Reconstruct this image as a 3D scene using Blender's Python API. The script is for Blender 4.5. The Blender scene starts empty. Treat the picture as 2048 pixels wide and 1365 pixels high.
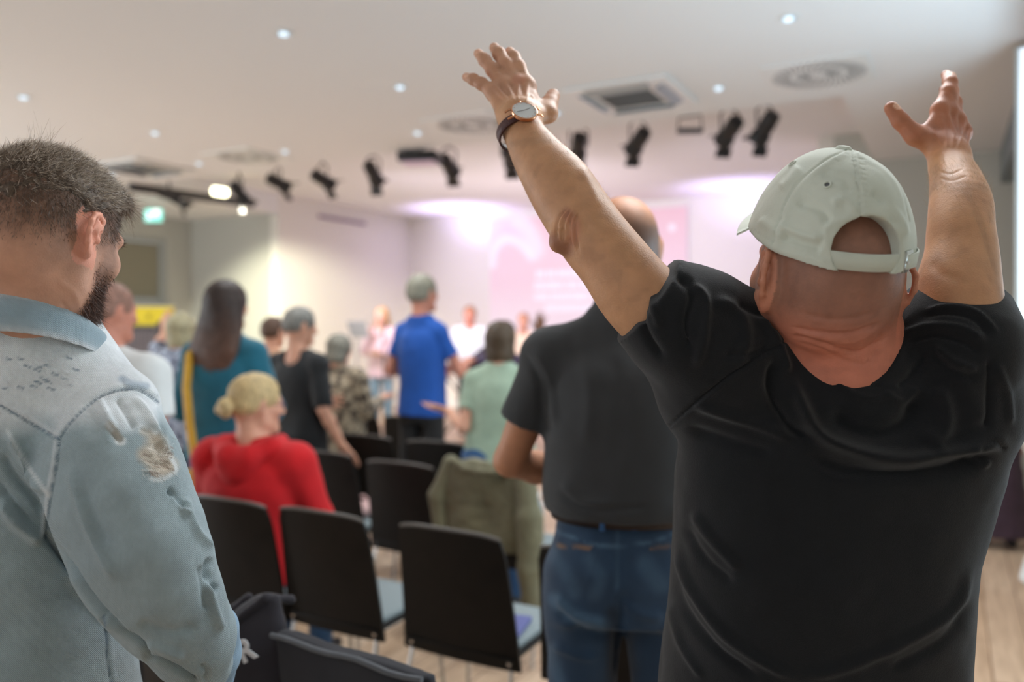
import bpy, math, random
import numpy as np
from mathutils import Vector, Matrix
random.seed(7); rng = np.random.default_rng(7)
S = bpy.context.scene
COL = S.collection
PI = math.pi
# ---------------------------------------------------------------- camera
# The camera stands at the origin, 1.52 m up, turned 28.8 degrees to the left of the room's axis.
F = 1593.0; HZ = 640.0; CH = 1.52; YAW = math.radians(28.8)
cam_d = bpy.data.cameras.new('camera'); cam = bpy.data.objects.new('camera', cam_d); COL.objects.link(cam)
cam.location = (0, 0, CH); cam.rotation_euler = (PI/2, 0, YAW)
cam_d.sensor_width = 36; cam_d.lens = 36*F/2048.0; cam_d.shift_y = -(682.5-HZ)/2048.0
cam_d.dof.use_dof = True; cam_d.dof.focus_distance = 1.04; cam_d.dof.aperture_fstop = 2.1; cam_d.dof.aperture_blades = 0
cam_d.clip_start = 0.02
S.camera = cam
S.view_settings.view_transform = 'Standard'; S.view_settings.look = 'None'
S.view_settings.gamma = 1; S.view_settings.exposure = 0.15
try: S.view_settings.use_curve_mapping = False
except Exception: pass
# ---------------------------------------------------------------- light
W = bpy.data.worlds.new('daylight'); S.world = W; W.use_nodes = True
W.node_tree.nodes['Background'].inputs[0].default_value = (0.86, 0.93, 1.0, 1)
W.node_tree.nodes['Background'].inputs[1].default_value = 0.55
def C2W(lat, d, z): return Vector((lat*math.cos(YAW)-d*math.sin(YAW), lat*math.sin(YAW)+d*math.cos(YAW), z))
def Q(px, py, d): return np.array(((px-1024)/F*d, d, CH-(py-HZ)/F*d))   # pixel + depth -> (lateral, depth, height)
def area(name, loc, size, power, color, target=None, shape='RECTANGLE', size_y=None, spread=None):
    l = bpy.data.lights.new(name, 'AREA'); l.shape = shape; l.size = size; l.size_y = size_y or size
    l.energy = power; l.color = color
    if spread: l.spread = spread
    o = bpy.data.objects.new(name, l); COL.objects.link(o); o.location = loc
    if target is not None:
        o.rotation_euler = (Vector(target)-Vector(loc)).to_track_quat('-Z', 'Y').to_euler()
    return o
def spot(name, loc, target, power, color, angle, blend=0.5, radius=0.05):
    l = bpy.data.lights.new(name, 'SPOT'); l.energy = power; l.color = color
    l.spot_size = math.radians(angle); l.spot_blend = blend; l.shadow_soft_size = radius
    o = bpy.data.objects.new(name, l); COL.objects.link(o); o.location = loc
    o.rotation_euler = (Vector(target)-Vector(loc)).to_track_quat('-Z', 'Y').to_euler()
    return o
# unseen soft lamps added for general fill, and bluish daylight from the right
area('rear_fill', (-2.2, -1.3, 3.0), 3.4, 34, (0.95, 0.97, 1.0), (-2.0, 0.6, 0))  # broad lamp added behind the camera, standing in for ceiling lights
area('front_row_key', (-0.3, 2.1, 3.03), 1.1, 62, (0.96, 0.98, 1.0), (-0.25, 1.5, 0))  # key lamp added overhead to bring out shoulders and folds
area('side_fill', (1.12, 3.4, 1.6), 2.4, 72, (0.62, 0.84, 1.0), (-2.2, 3.2, 3.4), size_y=1.6)  # stands in for daylight from the right, tilted up at the ceiling
area('side_fill', (-9.9, 0.5, 1.6), 2.8, 230, (0.84, 0.93, 1.0), (-5.5, 2.9, 3.4))  # fill added to brighten the ceiling, no window at this spot
# stage lamps (the light of the black spotlights) and wall washers
for x, y, tx, ty, tz, p, c, an in ((-6.3, 6.5, -5.6, 11.5, 1.0, 330, (0.88, 0.78, 1.0), 85), (-3.9, 6.5, -4.4, 11.5, 1.2, 250, (0.86, 0.76, 1.0), 85), (-1.8, 6.5, -2.6, 11.5, 1.2, 150, (0.84, 0.76, 1.0), 85), (-5.2, 6.5, -6.2, 9.4, 0.9, 130, (1.0, 0.86, 0.72), 50)):
    spot('stage_lamp', (x, y, 2.85), (tx, ty, tz), p, c, an, 0.9, 0.08)
spot('left_wall_wash', (-6.9, 6.3, 2.75), (-8.45, 8.7, 1.25), 900, (1.0, 0.97, 0.74), 58, 0.6, 0.06)
spot('recess_fill', (-4.6, 8.9, 1.3), (-4.6, 8.9, 3.3), 75, (1.0, 0.84, 0.88), 150, 1.0, 0.35)  # added lamp without a fitting, brightens the recess ceiling
spot('violet_uplight', (-7.0, 10.75, 2.25), (-7.0, 10.95, 3.3), 120, (0.62, 0.52, 1.0), 105, 1.0, 0.1)
spot('violet_uplight', (-2.5, 10.75, 2.25), (-2.5, 10.95, 3.3), 85, (0.60, 0.52, 1.0), 105, 1.0, 0.1)
# ---------------------------------------------------------------- materials
MATS = {}
def mat(name, color, rough=0.6, metal=0, var=0.0, vscale=20, bump=0.0, bscale=200, attr=None, sheen=0, sss=0, emit=None, estr=1, spec=0.5, trans=0, alpha=1, weave=0, wscale=900):
    m = bpy.data.materials.new(name); m.use_nodes = True; nt = m.node_tree; N = nt.nodes; L = nt.links
    b = N['Principled BSDF']; b.inputs['Roughness'].default_value = rough; b.inputs['Metallic'].default_value = metal
    b.inputs['Specular IOR Level'].default_value = spec
    tc = N.new('ShaderNodeTexCoord')
    rgb = N.new('ShaderNodeRGB'); rgb.outputs[0].default_value = (*color, 1); out = rgb.outputs[0]
    if attr:
        a = N.new('ShaderNodeAttribute'); a.attribute_name = attr
        out = a.outputs['Color']
    if var > 0:
        n = N.new('ShaderNodeTexNoise'); n.inputs['Scale'].default_value = vscale; n.inputs['Detail'].default_value = 5
        L.new(tc.outputs['Object'], n.inputs['Vector'])
        r = N.new('ShaderNodeMapRange'); r.inputs[1].default_value = 0.3; r.inputs[2].default_value = 0.7
        r.inputs[3].default_value = 1-var; r.inputs[4].default_value = 1+var
        L.new(n.outputs[0], r.inputs[0])
        mx = N.new('ShaderNodeVectorMath'); mx.operation = 'SCALE'
        L.new(out, mx.inputs[0]); L.new(r.outputs[0], mx.inputs['Scale']); out = mx.outputs[0]
    L.new(out, b.inputs['Base Color'])
    if bump > 0:
        n = N.new('ShaderNodeTexNoise'); n.inputs['Scale'].default_value = bscale; n.inputs['Detail'].default_value = 6
        L.new(tc.outputs['Object'], n.inputs['Vector'])
        bp = N.new('ShaderNodeBump'); bp.inputs['Strength'].default_value = bump; bp.inputs['Distance'].default_value = 0.004
        h = n.outputs[0]
        if weave > 0:
            w = N.new('ShaderNodeTexWave'); w.wave_type = 'BANDS'; w.bands_direction = 'DIAGONAL'
            w.inputs['Scale'].default_value = wscale; w.inputs['Distortion'].default_value = 1.5
            L.new(tc.outputs['Object'], w.inputs['Vector'])
            ad = N.new('ShaderNodeMath'); ad.operation = 'MULTIPLY_ADD'; ad.inputs[1].default_value = weave
            L.new(w.outputs['Color'], ad.inputs[0]); L.new(h, ad.inputs[2]); h = ad.outputs[0]
        L.new(h, bp.inputs['Height']); L.new(bp.outputs[0], b.inputs['Normal'])
    if sheen: b.inputs['Sheen Weight'].default_value = sheen; b.inputs['Sheen Roughness'].default_value = 0.5
    if sss:
        b.inputs['Subsurface Weight'].default_value = sss; b.inputs['Subsurface Radius'].default_value = (0.6, 0.25, 0.12); b.inputs['Subsurface Scale'].default_value = 0.012
    if emit: b.inputs['Emission Color'].default_value = (*emit, 1); b.inputs['Emission Strength'].default_value = estr
    if trans: b.inputs['Transmission Weight'].default_value = trans
    if alpha < 1: b.inputs['Alpha'].default_value = alpha
    MATS[name] = m
    return m
def srgb(r, g, b):
    f = lambda c: (c/255/12.92) if c/255 <= 0.04045 else ((c/255+0.055)/1.055)**2.4
    return (f(r), f(g), f(b))
# ---------------------------------------------------------------- object helpers
def tag(o, label=None, cat=None, group=None, kind=None):
    if label: o['label'] = label
    if cat: o['category'] = cat
    if group: o['group'] = group
    if kind: o['kind'] = kind
    return o
def empty(name, loc, rz=0.0, label=None, cat=None, group=None):
    o = bpy.data.objects.new(name, None); COL.objects.link(o); o.empty_display_size = 0.1
    o.location = loc; o.rotation_euler = (0, 0, rz)
    return tag(o, label, cat, group)
def mesh_obj(name, v, f, m, parent=None, smooth=True, attr=None):
    me = bpy.data.meshes.new(name)
    v = np.asarray(v, dtype=np.float32)
    if isinstance(f, np.ndarray):
        n = len(f); k = f.shape[1]
        me.vertices.add(len(v)); me.vertices.foreach_set('co', v.ravel())
        me.loops.add(n*k); me.loops.foreach_set('vertex_index', f.astype(np.int32).ravel())
        me.polygons.add(n); me.polygons.foreach_set('loop_start', np.arange(0, n*k, k, dtype=np.int32))
        me.update(calc_edges=True)
    else:
        me.from_pydata([tuple(map(float, p)) for p in v], [], f); me.update()
    if smooth: me.polygons.foreach_set('use_smooth', np.ones(len(me.polygons), dtype=bool))
    if attr is not None:
        a = me.color_attributes.new('Col', 'FLOAT_COLOR', 'POINT')
        c = np.ones((len(v), 4), dtype=np.float32); c[:, :3] = attr
        a.data.foreach_set('color', c.ravel())
    if m: me.materials.append(m)
    o = bpy.data.objects.new(name, me); COL.objects.link(o)
    if parent: o.parent = parent
    return o
class MB:                                   # collects simple shapes into ONE mesh
    def __init__(s): s.v = []; s.f = []
    def add(s, v, f):
        n = len(s.v); s.v += [tuple(p) for p in v]; s.f += [tuple(i+n for i in q) for q in f]; return s
    def box(s, c, d, R=None, bev=0.0):
        hx, hy, hz = d[0]/2, d[1]/2, d[2]/2
        if bev <= 0:
            v = [(sx*hx, sy*hy, sz*hz) for sx in (-1, 1) for sy in (-1, 1) for sz in (-1, 1)]
            f = [(0,1,3,2),(4,6,7,5),(0,4,5,1),(2,3,7,6),(0,2,6,4),(1,5,7,3)]
        else:
            import bmesh
            bm = bmesh.new(); bmesh.ops.create_cube(bm, size=1)
            for q in bm.verts: q.co = Vector((q.co.x*d[0], q.co.y*d[1], q.co.z*d[2]))
            bmesh.ops.bevel(bm, geom=bm.edges[:], offset=bev, segments=2, affect='EDGES', profile=0.5)
            v = [tuple(q.co) for q in bm.verts]; bm.verts.index_update(); f = [tuple(q.index for q in p.verts) for p in bm.faces]; bm.free()
        c = Vector(c); R = R or Matrix.Identity(3)
        return s.add([c+R@Vector(p) for p in v], f)
    def tube(s, pts, r, n=10, cap=True):
        pts = [Vector(p) for p in pts]; rs = r if isinstance(r, (list, tuple)) else [r]*len(pts)
        v = []; f = []; up = None
        for i, p in enumerate(pts):
            t = (pts[min(i+1, len(pts)-1)]-pts[max(i-1, 0)]).normalized()
            if up is None: up = Vector((0, 0, 1)) if abs(t.z) < 0.9 else Vector((1, 0, 0))
            a = t.cross(up).normalized(); b = a.cross(t).normalized(); up = b
            for k in range(n):
                w = 2*PI*k/n; v.append(p+(a*math.cos(w)+b*math.sin(w))*rs[i])
        for i in range(len(pts)-1):
            for k in range(n): f.append((i*n+k, i*n+(k+1) % n, (i+1)*n+(k+1) % n, (i+1)*n+k))
        if cap: f.append(tuple(range(n-1, -1, -1))); f.append(tuple((len(pts)-1)*n+k for k in range(n)))
        return s.add(v, f)
    def lathe(s, prof, n=24, M=None):
        v = []; f = []
        for r, z in prof:
            for k in range(n): v.append(Vector((r*math.cos(2*PI*k/n), r*math.sin(2*PI*k/n), z)))
        for i in range(len(prof)-1):
            for k in range(n): f.append((i*n+k, i*n+(k+1) % n, (i+1)*n+(k+1) % n, (i+1)*n+k))
        f.append(tuple(range(n-1, -1, -1))); f.append(tuple((len(prof)-1)*n+k for k in range(n)))
        if M is not None: v = [M@p for p in v]
        return s.add(v, f)
    def build(s, name, m, parent=None, smooth=False):
        o = mesh_obj(name, s.v, s.f, m, parent, smooth)
        if smooth:
            try: o.data.set_sharp_from_angle(angle=math.radians(35))
            except Exception: pass
        return o
# ---------------------------------------------------------------- implicit surfaces for bodies and cloth
def rot(axis, deg):
    return np.array(Matrix.Rotation(math.radians(deg), 3, axis))
class Sdf:
    def __init__(s): s.ops = []; s.planes = []
    def cap(s, a, b, ra, rb=None, k=0.015, flat=None, cut=False, op='u'):
        a = np.array(a, float); b = np.array(b, float); rb = ra if rb is None else rb
        r = max(ra, rb); sc = 1.0
        if flat is not None: w = np.array(flat[0], float); w /= np.linalg.norm(w); kk = flat[1]; sc = max(kk, 1)
        ba = b-a; L2 = max(ba@ba, 1e-9); L = math.sqrt(L2)
        def fn(X, Y, Z):
            px, py, pz = X-a[0], Y-a[1], Z-a[2]
            t0 = (px*ba[0]+py*ba[1]+pz*ba[2])/L2; t = np.clip(t0, 0, 1)
            qx, qy, qz = px-t*ba[0], py-t*ba[1], pz-t*ba[2]
            if flat is not None:
                q = (qx*w[0]+qy*w[1]+qz*w[2])*(1/kk-1)
                qx = qx+q*w[0]; qy = qy+q*w[1]; qz = qz+q*w[2]
            d = np.sqrt(qx*qx+qy*qy+qz*qz)-(ra+(rb-ra)*t)
            if flat is not None: d = d*min(kk, 1)
            if cut: d = np.maximum(d, (t0-1)*L)
            return d
        lo = np.minimum(a, b)-r*sc-2*k; hi = np.maximum(a, b)+r*sc+2*k
        s.ops.append((fn, lo, hi, k, op)); return s
    def tube(s, pts, k=0.012, flat=None, kj=None, op='u'):        # pts: (x,y,z,r)
        for i in range(len(pts)-1): s.cap(pts[i][:3], pts[i+1][:3], pts[i][3], pts[i+1][3], k if i == 0 else (kj or k), flat, op=op)
        return s
    def ell(s, c, r, R=None, k=0.015, op='u'):
        c = np.array(c, float); r = np.array(r, float); R = np.eye(3) if R is None else np.array(R)
        def fn(X, Y, Z):
            px, py, pz = X-c[0], Y-c[1], Z-c[2]
            u = (px*R[0,0]+py*R[1,0]+pz*R[2,0])/r[0]; v = (px*R[0,1]+py*R[1,1]+pz*R[2,1])/r[1]; w = (px*R[0,2]+py*R[1,2]+pz*R[2,2])/r[2]
            k0 = np.sqrt(u*u+v*v+w*w); k1 = np.sqrt((u/r[0])**2+(v/r[1])**2+(w/r[2])**2)+1e-9
            return k0*(k0-1)/k1
        m = r.max()+2*k
        s.ops.append((fn, c-m, c+m, k, op)); return s
    def loft(s, secs, R=None, o=(0, 0, 0), k=0.02, op='u'):          # secs: (z, cx, cy, a, b, n) stacked along local z
        A = np.array(secs, float); A = A[A[:, 0].argsort()]; R = np.eye(3) if R is None else np.array(R); o = np.array(o, float)
        zz = np.linspace(A[0, 0], A[-1, 0], 200); T = []
        for c in range(1, 6):                                       # smooth interpolation
            y = np.interp(zz, A[:, 0], A[:, c]); w = 9
            yp = np.pad(y, w, mode='edge'); y = np.convolve(yp, np.ones(2*w+1)/(2*w+1), 'valid'); T.append(y)
        def fn(X, Y, Z):
            px, py, pz = X-o[0], Y-o[1], Z-o[2]
            x = px*R[0,0]+py*R[1,0]+pz*R[2,0]; y = px*R[0,1]+py*R[1,1]+pz*R[2,1]; z = px*R[0,2]+py*R[1,2]+pz*R[2,2]
            cx, cy, a, b, n = [np.interp(z.ravel(), zz, t).reshape(z.shape) for t in T]
            u = np.abs((x-cx)/a)+1e-6; v = np.abs((y-cy)/b)+1e-6
            q = (u**n+v**n)**(1/n); rad = np.sqrt((x-cx)**2+(y-cy)**2)+1e-6
            d = rad*(1-1/q); d = np.where(q < 0.3, -np.minimum(a, b)*(1-q), d)
            return np.maximum(d, np.maximum(A[0, 0]-z, z-A[-1, 0]))
        ext = max((np.abs(A[:, 1])+A[:, 3]).max(), (np.abs(A[:, 2])+A[:, 4]).max())
        cs = []
        for z in (A[0, 0], A[-1, 0]):
            for sx in (-1, 1):
                for sy in (-1, 1): cs.append(o+R@np.array([sx*(np.abs(A[:, 1])+A[:, 3]).max(), sy*(np.abs(A[:, 2])+A[:, 4]).max(), z]))
        cs = np.array(cs)
        s.ops.append((fn, cs.min(0)-2*k, cs.max(0)+2*k, k, op)); return s
    def cut(s, p, n):                                                # keep the side n points away from
        p = np.array(p, float); n = np.array(n, float); n /= np.linalg.norm(n); s.planes.append((p, n)); return s
    def merge(s, o): s.ops += o.ops; return s
    def mesh(s, h, lo=None, hi=None, smooth=0):
        U = [o for o in s.ops if o[4] == 'u']
        if lo is None: lo = np.min([o[1] for o in U], 0)
        if hi is None: hi = np.max([o[2] for o in U], 0)
        lo = np.array(lo, float)-2*h; hi = np.array(hi, float)+2*h
        n = np.ceil((hi-lo)/h).astype(int)+1
        ax = [(lo[i]+h*np.arange(n[i])).astype(np.float32) for i in range(3)]
        Fd = np.full(n, 0.25, dtype=np.float32)
        for fn, l, u, k, op in s.ops:
            i0 = np.clip(np.floor((l-lo)/h).astype(int)-2, 0, n); i1 = np.clip(np.ceil((u-lo)/h).astype(int)+3, 0, n)
            if (i1 <= i0).any(): continue
            st = max(1, int(300000/max(1, (i1[1]-i0[1])*(i1[2]-i0[2]))))
            for q in range(i0[0], i1[0], st):
                q1 = min(q+st, i1[0])
                X, Y, Z = np.meshgrid(ax[0][q:q1], ax[1][i0[1]:i1[1]], ax[2][i0[2]:i1[2]], indexing='ij', sparse=True)
                X, Y, Z = np.broadcast_arrays(X, Y, Z)
                d = fn(X, Y, Z).astype(np.float32)
                sl = (slice(q, q1), slice(i0[1], i1[1]), slice(i0[2], i1[2])); f = Fd[sl]
                if op == 'u': hh = np.maximum(k-np.abs(f-d), 0)/k; Fd[sl] = np.minimum(f, d)-hh*hh*k*0.25
                elif op == 's': hh = np.maximum(k-np.abs(f+d), 0)/k; Fd[sl] = np.maximum(f, -d)+hh*hh*k*0.25
        if s.planes:
            X, Y, Z = np.meshgrid(*ax, indexing='ij', sparse=True)
            for p, nn in s.planes: np.maximum(Fd, (X-p[0]).astype(np.float32)*np.float32(nn[0])+(Y-p[1])*np.float32(nn[1])+(Z-p[2])*np.float32(nn[2]), out=Fd)
        v, f = surface_nets(Fd, lo, h)
        for _ in range(smooth): v = laplace(v, f)
        return v, f
def surface_nets(Fd, lo, h):
    neg = Fd < 0; n = Fd.shape
    cnt = np.zeros((n[0]-1, n[1]-1, n[2]-1), dtype=np.int8)
    for a in (0, 1):
        for b in (0, 1):
            for c in (0, 1): cnt += neg[a:n[0]-1+a, b:n[1]-1+b, c:n[2]-1+c]
    idx = np.argwhere((cnt > 0) & (cnt < 8)); ids = np.full(cnt.shape, -1, dtype=np.int32)
    ids[idx[:, 0], idx[:, 1], idx[:, 2]] = np.arange(len(idx))
    acc = np.zeros((len(idx), 3)); num = np.zeros(len(idx))
    for ax in range(3):
        for a in (0, 1):
            for b in (0, 1):
                o = [0, 0, 0]; oth = [i for i in range(3) if i != ax]; o[oth[0]] = a; o[oth[1]] = b
                i0 = idx+np.array(o); i1 = i0.copy(); i1[:, ax] += 1
                f0 = Fd[i0[:, 0], i0[:, 1], i0[:, 2]]; f1 = Fd[i1[:, 0], i1[:, 1], i1[:, 2]]
                m = (f0 < 0) != (f1 < 0); t = np.where(m, f0/np.where(m, f0-f1, 1), 0)
                p = i0.astype(float); p[:, ax] += t; acc[m] += p[m]; num += m
    v = acc/num[:, None]*h+lo
    quads = []
    for ax in range(3):
        oth = [i for i in range(3) if i != ax]
        A = np.take(neg, range(n[ax]-1), ax); B = np.take(neg, range(1, n[ax]), ax)
        e = np.argwhere(A != B); ok = (e[:, oth[0]] > 0) & (e[:, oth[1]] > 0) & (e[:, oth[0]] < n[oth[0]]-1) & (e[:, oth[1]] < n[oth[1]]-1)
        e = e[ok]; s = A[e[:, 0], e[:, 1], e[:, 2]]
        def at(da, db):
            q = e.copy(); q[:, oth[0]] -= da; q[:, oth[1]] -= db
            return ids[q[:, 0], q[:, 1], q[:, 2]]
        q = np.stack([at(1, 1), at(0, 1), at(0, 0), at(1, 0)], 1)
        flip = s if ax != 1 else ~s
        q[~flip] = q[~flip][:, ::-1]
        quads.append(q)
    f = np.concatenate(quads); f = f[(f >= 0).all(1)]
    return v, f
def laplace(v, f, lam=0.5):
    acc = np.zeros_like(v); c = np.zeros(len(v))
    for i in range(4):
        a, b = f[:, i], f[:, (i+1) % 4]
        np.add.at(acc, a, v[b]); np.add.at(acc, b, v[a]); np.add.at(c, a, 1); np.add.at(c, b, 1)
    return v+lam*(acc/np.maximum(c, 1)[:, None]-v)
def normals(v, f):
    n = np.cross(v[f[:, 2]]-v[f[:, 0]], v[f[:, 3]]-v[f[:, 1]]); N = np.zeros_like(v)
    for i in range(4): np.add.at(N, f[:, i], n)
    return N/np.maximum(np.linalg.norm(N, axis=1), 1e-12)[:, None]
def seg_dist(P, pl):
    """distance of 2-D/3-D points to a polyline, plus side sign (2-D) and arclength parameter 0..1"""
    pl = np.array(pl, float); best = np.full(len(P), 1e9); sg = np.zeros(len(P)); tt = np.zeros(len(P))
    L = np.r_[0, np.cumsum(np.linalg.norm(np.diff(pl, axis=0), axis=1))]
    for i in range(len(pl)-1):
        a, b = pl[i], pl[i+1]; ba = b-a; q = P-a; t = np.clip(q@ba/max(ba@ba, 1e-12), 0, 1); r = q-t[:, None]*ba
        d = np.linalg.norm(r, axis=1); m = d < best; best[m] = d[m]
        if P.shape[1] == 2: s = ba[0]*q[:, 1]-ba[1]*q[:, 0]; sg[m] = np.sign(s[m])
        tt[m] = (L[i]+t[m]*(L[i+1]-L[i]))/L[-1]
    return best, sg, tt
def smooth_line(pl, n=6):
    pl = np.array(pl, float); P = np.vstack([2*pl[0]-pl[1], pl, 2*pl[-1]-pl[-2]]); out = []
    for i in range(1, len(P)-2):
        for t in np.linspace(0, 1, n, endpoint=False):
            out.append(0.5*((2*P[i])+(-P[i-1]+P[i+1])*t+(2*P[i-1]-5*P[i]+4*P[i+1]-P[i+2])*t*t+(-P[i-1]+3*P[i]-3*P[i+1]+P[i+2])*t**3))
    out.append(pl[-1]); return np.array(out)
def project(v): return np.stack([1024+F*v[:, 0]/v[:, 1], HZ-F*(v[:, 2]-CH)/v[:, 1]], 1)
def front_mask(v, N):
    t = v-np.array([0, 0, CH]); t /= np.linalg.norm(t, axis=1)[:, None]
    return np.clip(-(t*N).sum(1)*4, 0, 1)
def sculpt(v, f, strokes):
    """folds, seams and creases: strokes (polyline seen from behind, width, height in metres, taper) raised or sunk along the normals"""
    N = normals(v, f); P = project(v); fm = front_mask(v, N); disp = np.zeros(len(v))
    for st in strokes:
        pl, w, amp = st[0], st[1], st[2]; mode = st[3] if len(st) > 3 else 'g'
        pl = smooth_line(pl) if len(pl) > 2 else np.array(pl, float)
        lo = pl.min(0)-w*3.2; hi = pl.max(0)+w*3.2
        m = np.where((P > lo).all(1) & (P < hi).all(1) & (fm > 0))[0]
        if not len(m): continue
        d, s, t = seg_dist(P[m], pl); x = d/w
        taper = np.clip(np.minimum(t, 1-t)*6, 0, 1) if mode[0] != 'n' else 1.0
        taper = taper*taper*(3-2*taper) if mode[0] != 'n' else 1.0
        if mode[-1] in 'gn': p = np.exp(-x*x*1.4)
        elif mode[-1] == 'r': p = np.where(s > 0, np.exp(-x*x*1.4), np.exp(-(x*2.8)**2))            # sharp on one side (left of the line)
        elif mode[-1] == 'l': p = np.where(s < 0, np.exp(-x*x*1.4), np.exp(-(x*2.8)**2))
        elif mode[-1] == 's': p = s*x*np.exp(-x*x*1.2)*2.2                                       # step: one side up, the other down
        disp[m] += amp*p*taper*fm[m]
    return v+N*disp[:, None]
def paint(col, v, f, strokes):
    """wear and colour areas on the cloth or skin: strokes (polyline, width, colour, strength)"""
    N = normals(v, f); P = project(v); fm = front_mask(v, N)
    for pl, w, c, a in strokes:
        pl = smooth_line(pl) if len(pl) > 2 else np.array(pl, float)
        lo = pl.min(0)-w*2; hi = pl.max(0)+w*2
        m = np.where((P > lo).all(1) & (P < hi).all(1) & (fm > 0))[0]
        if not len(m): continue
        d, s, t = seg_dist(P[m], pl); k = (np.clip(1.5-d/w, 0, 1)*a*fm[m])[:, None]
        col[m] = col[m]*(1-k)+np.array(c)*k
    return col
def vnoise(v, scale, seed=0):
    """smooth value noise in 3-D, -1..1"""
    r = np.random.default_rng(seed); T = r.uniform(-1, 1, (32, 32, 32)); p = v*scale+r.uniform(0, 9, 3); i = np.floor(p).astype(int); t = p-i; t = t*t*(3-2*t); i %= 32; j = (i+1) % 32
    g = lambda a, b, c: T[(j if a else i)[:, 0], (j if b else i)[:, 1], (j if c else i)[:, 2]]
    x, y, z = t[:, 0], t[:, 1], t[:, 2]
    return ((g(0,0,0)*(1-x)+g(1,0,0)*x)*(1-y)+(g(0,1,0)*(1-x)+g(1,1,0)*x)*y)*(1-z)+((g(0,0,1)*(1-x)+g(1,0,1)*x)*(1-y)+(g(0,1,1)*(1-x)+g(1,1,1)*x)*y)*z
# ================================================================ THE ROOM
def camw(px, py, d): p = Q(px, py, d); return C2W(*p)
m_floor = mat('oak_floor', srgb(196,152,116), 0.42, var=0.12, vscale=3, bump=0.05, bscale=90)
def plank_nodes(m):
    nt = m.node_tree; N = nt.nodes; L = nt.links; b = N['Principled BSDF']
    tc = N.new('ShaderNodeTexCoord'); mp = N.new('ShaderNodeMapping'); mp.inputs['Rotation'].default_value = (0, 0, PI/2)
    br = N.new('ShaderNodeTexBrick'); br.inputs['Scale'].default_value = 1; br.inputs['Brick Width'].default_value = 1.3; br.inputs['Row Height'].default_value = 0.16
    br.inputs['Mortar Size'].default_value = 0.003; br.offset = 0.37
    br.inputs['Color1'].default_value = (*srgb(222,194,166), 1); br.inputs['Color2'].default_value = (*srgb(200,168,138), 1); br.inputs['Mortar'].default_value = (*srgb(120,86,60), 1)
    n = N.new('ShaderNodeTexNoise'); n.inputs['Scale'].default_value = 4; n.inputs['Detail'].default_value = 8
    m2 = N.new('ShaderNodeMapping'); m2.inputs['Scale'].default_value = (9, 0.8, 1)
    L.new(tc.outputs['Object'], mp.inputs[0]); L.new(mp.outputs[0], br.inputs[0]); L.new(tc.outputs['Object'], m2.inputs[0]); L.new(m2.outputs[0], n.inputs['Vector'])
    mx = N.new('ShaderNodeMixRGB'); mx.blend_type = 'MULTIPLY'; mx.inputs[0].default_value = 0.55
    r = N.new('ShaderNodeValToRGB'); r.color_ramp.elements[0].position = 0.35; r.color_ramp.elements[0].color = (0.55, 0.5, 0.45, 1); r.color_ramp.elements[1].position = 0.62; r.color_ramp.elements[1].color = (1, 1, 1, 1)
    L.new(n.outputs[0], r.inputs[0]); L.new(br.outputs[0], mx.inputs[1]); L.new(r.outputs[0], mx.inputs[2]); L.new(mx.outputs[0], b.inputs['Base Color'])
plank_nodes(m_floor)
m_ceil = mat('ceiling_plaster', srgb(236,236,236), 0.9, bump=0.15, bscale=260)
m_wall = mat('white_wall_paint', srgb(232,229,222), 0.85, bump=0.05, bscale=120)
m_greywall = mat('grey_wall_paint', srgb(198,198,190), 0.85, bump=0.05, bscale=120)
m_white = mat('white_plastic', srgb(232,232,230), 0.4)
m_greyframe = mat('grey_frame_paint', srgb(176,180,176), 0.5)
m_blind = mat('roller_blind', srgb(150,146,128), 0.8, bump=0.1, bscale=60)
m_black = mat('black_metal', (0.012, 0.012, 0.013), 0.45)
m_chrome = mat('chrome', (0.62, 0.62, 0.62), 0.22, metal=1)
ZL, ZU = 3.05, 3.30
def slab(name, x0, x1, y0, y1, z0, z1, m):
    o = MB().box(((x0+x1)/2, (y0+y1)/2, (z0+z1)/2), (x1-x0, y1-y0, z1-z0)).build(name, m)
    return tag(o, kind='structure')
slab('floor', -12.5, 1.3, -4.5, 12.2, -0.12, 0, m_floor)
# the lower ceiling is one slab with the stage recess left open
cb = MB()
for x0, x1, y0, y1 in ((-12.5, 1.3, -4.5, 5.87), (-12.5, -8.45, 5.87, 8.4), (-0.64, 1.3, 5.87, 8.4)):
    cb.box(((x0+x1)/2, (y0+y1)/2, ZL+0.14), (x1-x0, y1-y0, 0.28))
tag(cb.build('ceiling', m_ceil), kind='structure')
slab('ceiling_recess', -8.7, -0.4, 5.6, 12.0, ZU+0.03, ZU+0.2, m_ceil)
slab('wall_front', -8.6, -1.0, 11.6, 11.8, 0, ZU+0.05, m_wall)
slab('wall_stage_left', -8.6, -8.45, 8.4, 11.6, 0, ZU+0.05, m_wall)
slab('wall_stage_right', -1.15, -1.0, 8.4, 11.6, 0, ZU+0.05, m_wall)
slab('wall_grey_left', -10.27, -8.6, 8.4, 8.6, 0, ZL+0.05, m_greywall)
slab('wall_grey_right', -1.0, 1.2, 8.4, 8.6, 0, ZU+0.05, m_greywall)
slab('wall_right', 1.2, 1.35, -4.5, 8.6, 0, ZL+0.05, m_greywall)
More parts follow.
